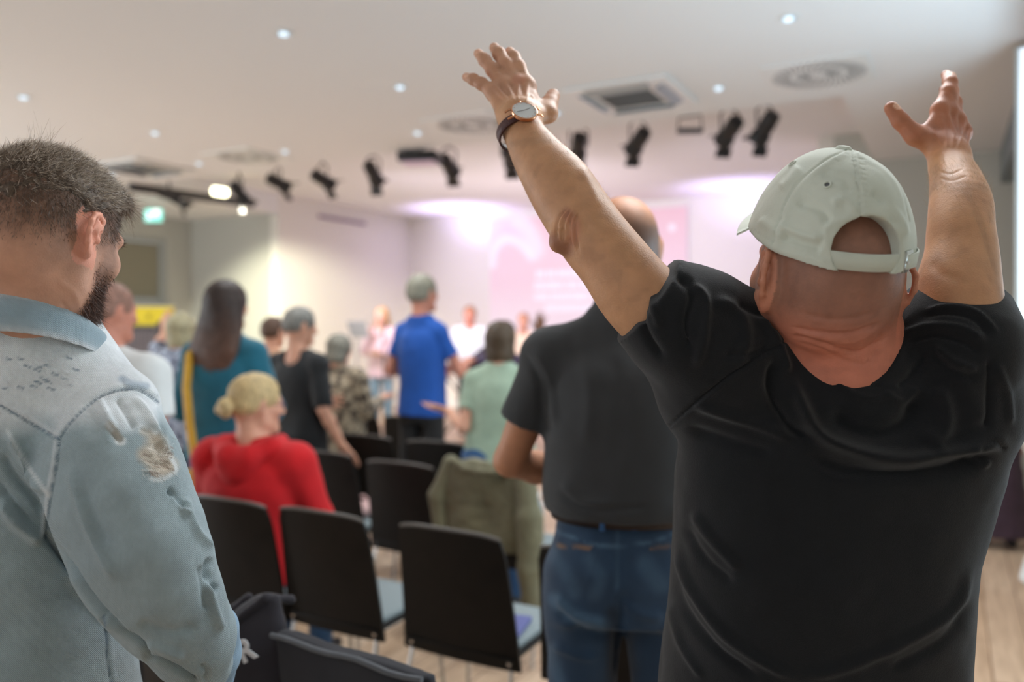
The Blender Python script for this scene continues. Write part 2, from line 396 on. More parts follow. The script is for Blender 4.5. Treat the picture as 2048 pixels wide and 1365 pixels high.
# left wall with a window opening
wb = MB()
wy0, wy1, wz0, wz1 = 5.6, 7.97, 1.74, 2.74
for y0, y1, z0, z1 in ((-4.5, wy0, 0, ZL+0.05), (wy1, 8.6, 0, ZL+0.05), (wy0, wy1, 0, wz0), (wy0, wy1, wz1, ZL+0.05)):
    wb.box((-10.37, (y0+y1)/2, (z0+z1)/2), (0.2, y1-y0, z1-z0))
tag(wb.build('wall_left', m_greywall), kind='structure')
w1 = tag(empty('window_1', (-10.3, (wy0+wy1)/2, wz0)), kind='structure')
b = MB(); hy = (wy1-wy0)/2; hz = wz1-wz0
for y, z, dy, dz in ((-hy+0.04, hz/2, 0.08, hz), (hy-0.04, hz/2, 0.08, hz), (0, 0.04, 2*hy-0.16, 0.08), (0, hz-0.04, 2*hy-0.16, 0.08)):
    b.box((-0.03, y, z), (0.08, dy, dz))
b.build('window_frame', m_greyframe, w1)
MB().box((-0.04, 0, hz/2), (0.01, 2*hy-0.2, hz-0.18)).build('blind', m_blind, w1)
MB().box((0.08, 0, -0.02), (0.16, 2*hy+0.1, 0.035)).build('window_sill', m_white, w1)
slab('baseboard_front', -8.44, -1.16, 11.58, 11.6, 0, 0.08, m_white)
slab('baseboard_left', -10.27, -8.6, 8.38, 8.4, 0, 0.08, m_white)
# dark soffit edge at the right of the lower ceiling (curtain box)
slab('trim_1', 0.40, 0.56, 3.2, 8.4, ZL-0.30, ZL, mat('curtain_box_grey', srgb(120,130,134), 0.6))
# projection on the front wall: a shallow screen
def screen():
    nx, nz = 220, 124; x0, x1, z0, z1 = -6.78, -3.40, 1.32, 3.20
    X, Z = np.meshgrid(np.linspace(x0, x1, nx), np.linspace(z0, z1, nz), indexing='ij')
    v = np.stack([X.ravel(), np.full(X.size, 0.0), Z.ravel()], 1)
    i = np.arange(nx*nz).reshape(nx, nz); f = np.stack([i[:-1, :-1], i[1:, :-1], i[1:, 1:], i[:-1, 1:]], -1).reshape(-1, 4)
    u = (X.ravel()-x0)/(x1-x0); w = (Z.ravel()-z0)/(z1-z0)
    base = np.array(srgb(222,170,184)); top = np.array(srgb(212,110,122)); low = np.array(srgb(226,205,212))
    c = base+(top-base)*np.clip((w-0.55)*1.6, 0, 1)[:, None]*(0.35+0.5*u[:, None]); c = c+(low-c)*np.clip((0.42-w)*2.6, 0, 1)[:, None]
    wt = np.array(srgb(236,232,244))
    def blob(pl, r, a=1.0):
        nonlocal c
        d, s, t = seg_dist(np.stack([u*1.8, w], 1), smooth_line(pl)); k = np.clip(1.4-d/r, 0, 1)[:, None]*a; c = c*(1-k)+wt*k
    blob([(0.02,0.60),(0.05,0.74),(0.16,0.82),(0.30,0.78),(0.42,0.66)], 0.045, 0.85)
    blob([(0.30,0.98),(0.40,0.86),(0.46,0.72)], 0.09, 0.7)
    d = np.hypot((u-0.93)*1.8, w-0.84); c[d < 0.03] = wt
    r = np.random.default_rng(4)
    for k, (ua, ub) in enumerate(((0.26, 0.60), (0.25, 0.62), (0.25, 0.62), (0.31, 0.56))):   # the blurred rows of song text
        zc = 0.50-0.098*k; q = ua
        while q < ub:
            l = r.uniform(0.012, 0.02); m = (np.abs(w-zc) < 0.030) & (u > q) & (u < q+l); c[m] = wt; q += l+(0.004 if r.random() > 0.2 else 0.014)
    m = bpy.data.materials.new('projected_image'); m.use_nodes = True; N = m.node_tree.nodes; L = m.node_tree.links; b = N['Principled BSDF']
    a = N.new('ShaderNodeAttribute'); a.attribute_name = 'Col'; L.new(a.outputs['Color'], b.inputs['Emission Color']); b.inputs['Emission Strength'].default_value = 0.55
    b.inputs['Base Color'].default_value = (0.45, 0.43, 0.45, 1); b.inputs['Roughness'].default_value = 0.8
    t = empty('projection_screen', (0, 11.56, 0), 0, 'pink projection screen with white song text on the front wall', 'projection screen')
    o = mesh_obj('screen_surface', v, f, m, t, True, c)
    MB().box(((x0+x1)/2, 0.02, (z0+z1)/2), (x1-x0+0.02, 0.03, z1-z0+0.02)).build('screen_backing', m_white, t)
screen()
# ---------------------------------------------------------------- ceiling fittings
def on_ceiling(px, py, z=ZL): d = (z-CH)*F/(HZ-py); return camw(px, py, d)
m_lens = mat('lamp_glass_cool', (0.7, 0.85, 1), 0.2, emit=(0.65, 0.85, 1.0), estr=0.9)
m_recess = mat('lamp_reflector', srgb(170,180,188), 0.3, metal=0.6)
DL = [(567,65,'at the top of the photo above the youth in denim'),(47,193,'nearest the left edge of the photo'),(310,265,'above the dark-haired woman in teal'),(800,173,'left of the raised hand with the watch'),
      (570,302,'just behind the swirl air diffuser on the left'),(398,326,'in front of the black lighting bar'),(835,265,'above the ceiling projector'),(1437,175,'between the air conditioning cassette and the right swirl diffuser'),
      (1577,35,'nearest the top of the photo on the right'),(1112,225,'beside the wrist watch of the man in the cap'),(225,350,'above the hair of the youth in denim')]
dl0 = None
for px, py, wh in DL:
    p = on_ceiling(px, py)
    if dl0 is None:
        t = empty('ceiling_downlight', p, 0); parts = []
        MB().lathe([(0.052, 0), (0.052, -0.006), (0.043, -0.009), (0.040, -0.002), (0.038, 0.0)], 28).build('trim_ring', m_white, t, True)
        MB().lathe([(0.038, -0.001), (0.030, -0.004), (0.0, -0.004)], 24).build('reflector', m_recess, t, True)
        MB().lathe([(0.026, -0.004), (0.022, -0.016), (0.012, -0.020), (0.0, -0.021)], 20).build('bulb', m_lens, t, True)
        dl0 = t
    else:
        t = dl0.copy(); COL.objects.link(t); t.location = p
        for ch in list(dl0.children):
            c = ch.copy(); COL.objects.link(c); c.parent = t
    tag(t, 'small round ceiling downlight '+wh, 'downlight', 'ceiling downlights')
    if (px, py) != (1112, 225): spot('downlight_lamp', p-Vector((0, 0, 0.03)), p-Vector((0, 0, 3)), 66, (0.92, 0.97, 1.0), 140, 1.0, 0.05)
m_slot = mat('vent_slot_dark', srgb(96,98,98), 0.7)
def diffuser(px, py, label, first=[None]):
    p = on_ceiling(px, py)
    if first[0] is None:
        t = empty('air_diffuser', p, 0)
        MB().box((0, 0, -0.006), (0.6, 0.6, 0.012), bev=0.003).build('plate', m_white, t)
        b = MB()
        for r0, r1, n, tw in ((0.17, 0.275, 36, 0.30), (0.06, 0.14, 20, 0.5)):
            for k in range(n):
                a = 2*PI*k/n; q = []
                for r, da in ((r0, 0), (r1, tw)):
                    for s in (-1, 1): q.append((r*math.cos(a+da+s*0.035*(0.17/r)), r*math.sin(a+da+s*0.035*(0.17/r))))
                v = [(x, y, z) for z in (-0.0135, -0.008) for x, y in q]
                b.add(v, [(0,1,3,2),(4,6,7,5),(0,4,5,1),(2,3,7,6),(0,2,6,4),(1,5,7,3)])
        b.build('swirl_slots', m_slot, t); first[0] = t
    else:
        t = first[0].copy(); COL.objects.link(t); t.location = p
        for ch in list(first[0].children):
            c = ch.copy(); COL.objects.link(c); c.parent = t
    tag(t, label, 'air diffuser', 'swirl air diffusers in the ceiling')
diffuser(1637, 147, 'square white swirl air diffuser above the man in the cap')
diffuser(497, 313, 'square white swirl air diffuser in front of the black lighting bar')
diffuser(945, 248, 'square white swirl air diffuser behind the hand with the watch')
def cassette(px, py, label):
    p = on_ceiling(px, py)
    t = empty('air_conditioning_cassette', p, 0, label, 'air conditioner', 'air conditioning cassettes')
    b = MB(); b.box((0, 0, -0.012), (0.72, 0.72, 0.024), bev=0.008)
    b.build('panel', m_white, t)
    b = MB()
    for k in range(11): b.box((0, -0.17+k*0.034, -0.028), (0.36, 0.012, 0.008))
    b.build('intake_grille', m_slot, t)
    for dx, dy, lx, ly, rz in ((0, 0.275, 0.44, 0.075, 0), (0, -0.275, 0.44, 0.075, 0), (0.275, 0, 0.075, 0.44, 0), (-0.275, 0, 0.075, 0.44, 0)):
        tilt = Matrix.Rotation(math.radians(28)*(1 if dy > 0 or dx < 0 else -1), 3, 'X' if dx == 0 else 'Y')
        MB().box((dx, dy, -0.035), (lx, ly, 0.008), R=tilt).build('flap', m_recess, t)
cassette(1262, 190, 'white ceiling air conditioning cassette left of the right-hand swirl diffuser')
cassette(288, 334, 'dark-looking ceiling air conditioning cassette above the young man in denim')
# stage spotlights
m_warm = mat('spot_lens_warm', (1, 0.9, 0.75), 0.2, emit=(1.0, 0.80, 0.55), estr=5)
m_dim = mat('spot_lens_dim', (0.35, 0.38, 0.42), 0.12)
m_green = mat('spot_lens_green', srgb(190,215,160), 0.2, emit=srgb(200,225,170), estr=0.7)
def stage_spot(px, py, aim, lens, label, yw=6.35):
    u = (px-1024)/F; d = yw/(math.cos(YAW)+math.sin(YAW)*u); p = camw(px, py, d)
    t = empty('stage_spotlight', p, 0, label, 'stage spotlight', 'black stage spotlights')
    dr = (Vector(aim)-p).normalized(); R = dr.to_track_quat('Z', 'Y').to_matrix(); M = R.to_4x4()
    MB().lathe([(0.045, -0.13), (0.060, -0.12), (0.066, -0.02), (0.060, 0.0), (0.062, 0.05), (0.074, 0.06), (0.078, 0.13), (0.070, 0.13), (0.066, 0.085)], 20, M).build('housing', m_black, t, True)
    MB().lathe([(0.066, 0.084), (0.05, 0.094), (0.02, 0.098), (0.0, 0.099)], 20, M).build('lens', lens, t, True)
    b = MB(); up = ZU+0.02-p.z; s = R@Vector((1, 0, 0)); s.z = 0; s = s.normalized() if s.length > 0.1 else Vector((1, 0, 0))
    b.tube([s*0.078, s*0.082+Vector((0, 0, 0.13)), s*0.03+Vector((0, 0, 0.17)), -s*0.03+Vector((0, 0, 0.17)), -s*0.082+Vector((0, 0, 0.13)), -s*0.078], 0.008, 8)
    b.tube([(0, 0, 0.16), (0, 0, up)], 0.012, 8).build('yoke', m_black, t, True)
    b = MB()
    for q in (-1, 1): MB().box(M@Vector((0, q*0.088, 0.165)), (0.13, 0.004, 0.08), R=R@Matrix.Rotation(-q*0.5, 3, 'X')).build('barn_door', m_black, t)
    
ctr = (-4.8, 10.2, 1.2)
SP = [(338, 390, ctr, m_dim, 'black stage spotlight at the left end of the lighting bar'), (362, 398, (-6.8, 8.2, 0.2), m_warm, 'black stage spotlight with a warm lit lens low on the left', 6.9),
      (478, 385, (-6.5, 8, 0.6), m_warm, 'black stage spotlight with lit lens beside the bright tube'), (556, 366, ctr, m_dim, 'black stage spotlight just right of the lighting bar'),
      (645, 360, ctr, m_dim, 'black stage spotlight above the grey-haired woman in black'), (746, 347, (-5.6, 9.4, 0.4), m_warm, 'black stage spotlight with dim warm lens left of the projector'),
      (897, 331, ctr, m_dim, 'black stage spotlight close beside the ceiling projector'), (1020, 314, ctr, m_dim, 'black stage spotlight partly hidden by the forearm with the watch'),
      (1157, 293, (-4.6, 9.4, 0.8), m_dim, 'black stage spotlight just right of the raised forearm'), (1277, 283, (-5.2, 9.0, 0.9), m_green, 'black stage spotlight with a pale green lens'),
      (1460, 262, (-4.6, 9.6, 0.6), m_dim, 'black stage spotlight left of the last lit one'), (1531, 255, (-3.6, 8.4, 0.3), m_warm, 'rightmost black stage spotlight, lens lit warm')]
for a in SP: stage_spot(*a)
# ceiling projector
p = camw(840, 316, 7.2); t = empty('ceiling_projector', p, 0.3, 'flat dark ceiling projector between two stage spotlights', 'projector')
MB().box((0, 0, 0), (0.36, 0.26, 0.09), bev=0.02).build('housing', m_black, t, True)
MB().box((0, 0, -0.05), (0.30, 0.22, 0.012), bev=0.004).build('underside', mat('projector_underside', srgb(222,200,225), 0.5), t)
MB().tube([(0, 0, 0.04), (0, 0, ZU+0.02-p.z)], 0.02, 10).build('mount', m_black, t, True)
MB().lathe([(0.03, 0), (0.03, 0.02), (0.02, 0.025)], 16, Matrix.Translation((0.1, 0.13, 0))@Matrix.Rotation(-PI/2, 4, 'X')).build('lens', m_dim, t, True)
# bracket
p = camw(1380, 262, 6.1); t = empty('lamp_bracket', p, 0.45, 'black bracket hanging between stage spotlights right of the green lens', 'bracket')
MB().box((0, 0, 0), (0.19, 0.08, 0.03), bev=0.006).build('bar', m_black, t)
MB().tube([(-0.09, 0, 0), (-0.085, 0, 0.10), (0.085, 0, 0.12), (0.09, 0, 0)], 0.007, 8).tube([(0, 0, 0.11), (0, 0, ZU+0.02-p.z)], 0.01, 8).build('hanger', m_black, t, True)
# black lighting bar at the left with a bright tube
pa = camw(262, 374, 8.9); pb = camw(505, 408, 10.6)
t = empty('lighting_bar', (pa+pb)/2, 0, 'long black lighting bar on the left under the ceiling with a bright tube', 'lighting bar')
c = (pa+pb)/2; MB().tube([pa-c, pb-c], 0.05, 8).build('bar', m_black, t)
b = MB()
for k in (0.2, 0.8): q = pa.lerp(pb, k)-c; b.tube([q, (q.x, q.y, ZL+0.02-c.z)], 0.012, 8)
b.build('hanger', m_black, t)
q = camw(440, 384, 9.7)-c; r = (pb-pa).normalized()
MB().tube([q-r*0.09, q+r*0.09], 0.05, 12).build('bright_tube', mat('bright_tube', (1, 1, 0.9), 0.3, emit=(1, 0.95, 0.62), estr=6), t, True)
# exit sign
p = camw(307, 431, 10.2); t = empty('exit_sign', p, YAW, 'lit turquoise exit sign hanging beside the left wall', 'exit sign')
MB().box((0, 0, 0), (0.22, 0.03, 0.165), bev=0.006).build('housing', mat('exit_sign_green', srgb(120,225,205), 0.3, emit=srgb(150,240,225), estr=0.9), t)
b = MB(); b.box((0.04, -0.018, 0.03), (0.08, 0.006, 0.08)).box((-0.05, -0.018, 0.0), (0.022, 0.006, 0.06), R=Matrix.Rotation(0.4, 3, 'Y')).box((-0.066, -0.018, -0.038), (0.014, 0.006, 0.05), R=Matrix.Rotation(0.7, 3, 'Y')).box((-0.033, -0.018, -0.034), (0.014, 0.006, 0.05), R=Matrix.Rotation(-0.6, 3, 'Y'))
b.lathe([(0.011, 0), (0.011, 0.006)], 12, Matrix.Translation((-0.045, -0.015, 0.046))@Matrix.Rotation(PI/2, 4, 'X'))
b.build('pictogram', mat('exit_white', (1, 1, 1), 0.3, emit=(0.9, 1, 1), estr=1.3), t)
MB().tube([(0, 0, 0.08), (0, 0, ZL+0.01-p.z)], 0.006, 8).build('hanger', m_white, t)
# slim dark vent high on the stage side wall
p = camw(733, 437, 12.4)
p.x = -8.43; t = MB().box((0, 0, 0), (0.03, 1.1, 0.045), bev=0.004).build('wall_slot_vent', mat('slot_violet_grey', srgb(150,130,150), 0.6), None); t.location = p; tag(t, 'slim dark slot vent high on the stage side wall', 'vent')
# small wooden panel on the far right wall
p = camw(1809, 620, 7.25); p.y = 8.385; t = MB().box((0, 0, 0), (0.09, 0.03, 0.20), bev=0.004).build('wooden_wall_panel', mat('brown_wood', srgb(140,98,62), 0.5, var=0.2, vscale=30), None); t.location = p; tag(t, 'small upright brown wooden panel on the far right wall', 'panel')
# bright display at the right edge
p0 = camw(2030, 370, 4.35); t = empty('display_screen', (p0.x+0.42, p0.y, 0), 0, 'tall pale blue lit display at the right edge of the photo', 'display')
zt, zb = CH+548*4.35/F, CH-8*4.35/F
MB().box((0, 0.03, (zt+zb)/2), (0.84, 0.05, zt-zb), bev=0.008).build('bezel', m_greyframe, t)
MB().box((0, 0.0, (zt+zb)/2), (0.80, 0.012, zt-zb-0.04)).build('lit_panel', mat('display_glow', (0.9, 0.95, 1), 0.3, emit=(0.72, 0.85, 1.0), estr=0.95), t)
MB().box((0, 0.06, zb/2), (0.06, 0.05, zb)).box((0, 0.06, 0.015), (0.5, 0.4, 0.03)).build('stand', m_greyframe, t)
# yellow banner over a dark rack by the left wall
p = camw(299, 633, 9.2); t = empty('display_rack', (p.x, p.y, 0), YAW, 'dark rack with a plain yellow header panel by the left wall', 'rack')
MB().box((0, 0, p.z), (0.56, 0.04, 0.215), bev=0.006).build('header_panel', mat('yellow_panel', srgb(214,190,14), 0.5), t)
MB().box((0, -0.024, p.z), (0.04, 0.004, 0.06)).build('emblem', mat('olive_ink', srgb(170,150,20), 0.6), t)
b = MB(); b.box((0, 0, (p.z-0.11)/2), (0.54, 0.10, p.z-0.11)); b.build('back_panel', mat('rack_dark', srgb(72,66,66), 0.6), t)
b = MB()
for k in range(12): b.box((-0.23+k*0.042, -0.06, p.z-0.32), (0.022, 0.02, 0.30))
b.build('slats', mat('rack_slats', srgb(126,116,118), 0.5), t)
# ================================================================ PEOPLE: shared builders
def frame(y, z):                                        # orthonormal matrix with columns x,y,z; y exact, z approximate
    y = np.array(y, float); y /= np.linalg.norm(y); z = np.array(z, float); z -= (z@y)*y; z /= np.linalg.norm(z); x = np.cross(y, z)
    return np.stack([x, y, z], 1)
def head_R(yaw, pitch, roll=0): return rot('Z', -yaw)@rot('X', pitch)@rot('Y', roll)     # yaw>0 turns to its right, pitch>0 looks up
def head_ops(s, c, R, k=1.0, jaw=1.0, detail=False, ears=True, brow=1.0, es=1.0, ey=0.0):
    c = np.array(c, float); P = lambda x, y, z: c+R@(np.array((x, y, z))*k)
    E = lambda x, y, z, a, b_, d, kk=0.012, op='u', RR=None: s.ell(P(x, y, z), (a*k, b_*k, d*k), R if RR is None else R@RR, kk*k, op)
    C = lambda a, b_, ra, rb, kk=0.012, op='u': s.cap(P(*a), P(*b_), ra*k, rb*k, kk*k, op=op)
    E(0, -0.012, 0.035, 0.077, 0.098, 0.084); E(0, -0.035, 0.0, 0.070, 0.072, 0.070, 0.03)
    E(0, 0.028, -0.030, 0.060*jaw, 0.062, 0.080, 0.03); E(0, 0.068, -0.094, 0.026, 0.022, 0.020, 0.025)
    for q in (-1, 1):
        C((q*0.058*jaw, -0.005, -0.035), (q*0.050*jaw, 0.01, -0.070), 0.016, 0.014, 0.03); C((q*0.050*jaw, 0.01, -0.070), (q*0.018, 0.070, -0.098), 0.014, 0.014, 0.03)
        E(q*0.040, 0.062, -0.018, 0.023, 0.022, 0.022, 0.02); C((q*0.012, 0.088, 0.018), (q*0.046, 0.072, 0.022), 0.010*brow, 0.009*brow, 0.012)
        E(q*0.031, 0.098, 0.002, 0.016, 0.014, 0.010, 0.010, 's'); E(q*0.031, 0.078, 0.0, 0.0135, 0.0125, 0.0125, 0.002)
        E(q*0.011, 0.100, -0.033, 0.008, 0.010, 0.007, 0.005)
    C((0, 0.088, 0.012), (0, 0.112, -0.026), 0.008, 0.010, 0.010); E(0, 0.108, -0.031, 0.010, 0.009, 0.008, 0.006)
    C((-0.020, 0.082, -0.058), (0.020, 0.082, -0.058), 0.006, 0.006, 0.006); C((-0.016, 0.081, -0.068), (0.016, 0.081, -0.068), 0.007, 0.007, 0.006)
    if ears:
        for q in (-1, 1):
            RE = rot('Z', -q*24)@rot('X', -14)
            if not detail:
                E(q*0.080, -0.014, 0.000, 0.0075, 0.0165, 0.030, 0.006, 'u', RE); E(q*0.078, -0.006, -0.026, 0.007, 0.008, 0.011, 0.006); continue
            G = RE
            def EP(y, z, x=0.0): return (q*(0.0815+x*es), -0.014+ey+y*es*0.97, (z+y*0.24)*es)
            rim = [(0.012, 0.010), (0.013, 0.022), (0.004, 0.031), (-0.008, 0.030), (-0.016, 0.020), (-0.017, 0.006), (-0.013, -0.008), (-0.006, -0.020)]
            fl = [(-0.002-0.42*y_) if y_ < 0 else 0 for y_, z_ in rim]
            for i in range(len(rim)-1):
                a_, b_ = rim[i], rim[i+1]; C(EP(a_[0], a_[1], 0.0025+max(0, -a_[0])*0.55), EP(b_[0], b_[1], 0.0025+max(0, -b_[0])*0.55), 0.0036, 0.0036, 0.003)
            E(*EP(-0.004, 0.008, 0.001), 0.0038*es, 0.0125*es, 0.020*es, 0.004, 'u', RE); E(*EP(-0.001, -0.022, 0.0015), 0.0052*es, 0.0080*es, 0.0095*es, 0.006); E(*EP(-0.003, -0.004, -0.002), 0.0055*es, 0.012*es, 0.020*es, 0.006)
            C(EP(0.002, 0.020, 0.004), EP(-0.010, -0.002, 0.0075), 0.0028, 0.0030, 0.003); C(EP(-0.010, -0.002, 0.0075), EP(-0.003, -0.014, 0.005), 0.0030, 0.0030, 0.003)
            if ey: E(q*0.0800, -0.018+ey, 0.002, 0.008, 0.019, 0.036, 0.008)
            E(*EP(0.010, -0.005, 0.0035), 0.0040, 0.0042, 0.0060, 0.003); E(*EP(-0.001, 0.000, 0.0075), 0.0045, 0.0060, 0.0085, 0.002, 's')
def head_colour(v, col, c, R, k, skin, lips=None, stub=None, white=True):
    L = (v-np.array(c))@R/k
    lips = np.array(skin)*np.array([0.85, 0.55, 0.55]) if lips is None else np.array(lips)
    m = (L[:, 1] > 0.078) & (np.abs(L[:, 2]+0.063) < 0.0095) & (np.abs(L[:, 0]) < 0.022); col[m] = lips
    for q in (-1, 1):
        d = np.hypot(L[:, 0]-q*0.031, L[:, 2]*1.5); f = L[:, 1] > 0.06
        col[f & (d < 0.011)] = (0.6, 0.57, 0.53); col[f & (d < 0.0055)] = (0.04, 0.03, 0.025)
        e = np.hypot((L[:, 0]-q*0.032)/2.6, L[:, 2]-0.022-0.003*np.cos(L[:, 0]*40)); col[f & (e < 0.0042)] = np.array(skin)*0.35
    return col
def hand_ops(s, W0, X, Y, Z, k=1.0, spread=(10, 1, -9, -22), curl=(12, 12, 14, 16), thumb=(48, 22), tend=0.0, kk=0.006, fat=1.0, mid=None, lens=(1, 1, 1, 1)):
    """X towards the thumb, Y towards the fingertips, Z out of the back of the hand"""
    W0 = np.array(W0, float); P = lambda x, y, z: W0+(X*x+Y*y+Z*z)*k
    base = [(0.0275, 0.090, 0.0), (0.0085, 0.094, 0.002), (-0.0115, 0.089, 0.001), (-0.0300, 0.080, -0.003)]
    ph = [(0.043, 0.026, 0.021), (0.047, 0.029, 0.022), (0.043, 0.027, 0.022), (0.034, 0.020, 0.019)]; ra = [0.0100, 0.0100, 0.0095, 0.0085]
    fl = (Z, 0.62)
    s.cap(P(0, -0.02, 0), P(0, 0.02, 0), 0.029*k, 0.030*k, 0.01, (Z, 0.72))
    for i, (bx, by, bz) in enumerate(base):
        s.cap(P(bx*0.55, 0.012, 0), P(bx, by-0.006, bz), 0.0150*k, 0.0125*k, 0.012*k, (Z, 0.85))
    s.cap(P(0.0, 0.02, -0.006), P(-0.002, 0.07, -0.006), 0.026*k, 0.027*k, 0.012*k, (Z, 0.42))
    tips = []
    for i in range(4):
        a = math.radians(spread[i]); p = P(*base[i]); dxy = X*math.sin(a)+Y*math.cos(a); ang = math.radians(curl[i])*0.55
        s.ell(p+Z*0.003*k, (0.0115*k*fat, 0.012*k*fat, 0.0105*k*fat), np.stack([X, Y, Z], 1), 0.008*k)
        r = ra[i]*fat
        for j in range(3):
            ln = ph[i][j]*lens[i]
            d = dxy*math.cos(ang)-Z*math.sin(ang); q = p+d*ln*k; r2 = r*(0.93 if j < 2 else 0.80)
            s.cap(p, q, r*k, r2*k, (kk if j else 0.010)*k)
            if tend and j < 2: s.ell(q+Z*0.0004*k, (r2*1.04*k, r2*1.2*k, r2*1.03*k), np.stack([X, Y, Z], 1), 0.004*k)
            if j == 2: tips.append((q, d, r2))
            p = q; r = r2; ang += math.radians(curl[i] if mid is None else mid[i])
        if tend: s.cap(P(base[i][0]*0.35, 0.012, 0.0185), P(base[i][0], base[i][1]-0.004, 0.0115), 0.0026*k, 0.0030*k, 0.006*k)
    a = math.radians(thumb[0]); b_ = math.radians(thumb[1])
    p0 = P(0.016, 0.012, -0.006); d1 = X*math.sin(a)+Y*math.cos(a)-Z*0.25; d1 /= np.linalg.norm(d1); p1 = p0+d1*0.046*k
    a2 = a-math.radians(thumb[1]); d2 = X*math.sin(a2)+Y*math.cos(a2)-Z*0.12; d2 /= np.linalg.norm(d2); p2 = p1+d2*0.034*k
    a3 = a2-math.radians(thumb[2] if len(thumb) > 2 else 5); d3 = X*math.sin(a3)+Y*math.cos(a3)-Z*0.05; d3 /= np.linalg.norm(d3); p3 = p2+d3*0.026*k
    s.cap(p0, p1, 0.0185*k, 0.0135*k, 0.014*k); s.cap(p1, p2, 0.0125*k*fat, 0.0110*k*fat, 0.007*k); s.cap(p2, p3, 0.0112*k*fat, 0.0095*k*fat, 0.005*k)
    s.cap(p1, P(base[0][0], base[0][1]-0.03, -0.004), 0.009*k, 0.010*k, 0.016*k, fl)
    tips.append((p3, d3, 0.0095))
    return tips
SK = dict(fair=srgb(214,160,134), tan=srgb(196,138,104), red=srgb(206,140,118), pale=srgb(226,182,158), brown=srgb(120,82,62))
m_skin = mat('skin', (0.6, 0.4, 0.3), 0.5, attr='Col', var=0.10, vscale=38, bump=0.18, bscale=420, sss=0.15, spec=0.4)
m_hair = mat('hair', (0.1, 0.07, 0.05), 0.55, attr='Col', var=0.25, vscale=60, bump=0.6, bscale=160)
m_shoe = mat('shoe_leather', (0.02, 0.018, 0.018), 0.4)
CL = {}
def cloth(name, c, **kw):
    if name not in CL: CL[name] = mat(name, c, kw.pop('rough', 0.85), sheen=kw.pop('sheen', 0.12), var=kw.pop('var', 0.07), vscale=kw.pop('vscale', 14), bump=kw.pop('bump', 0.25), bscale=kw.pop('bscale', 380), **kw)
    return CL[name]
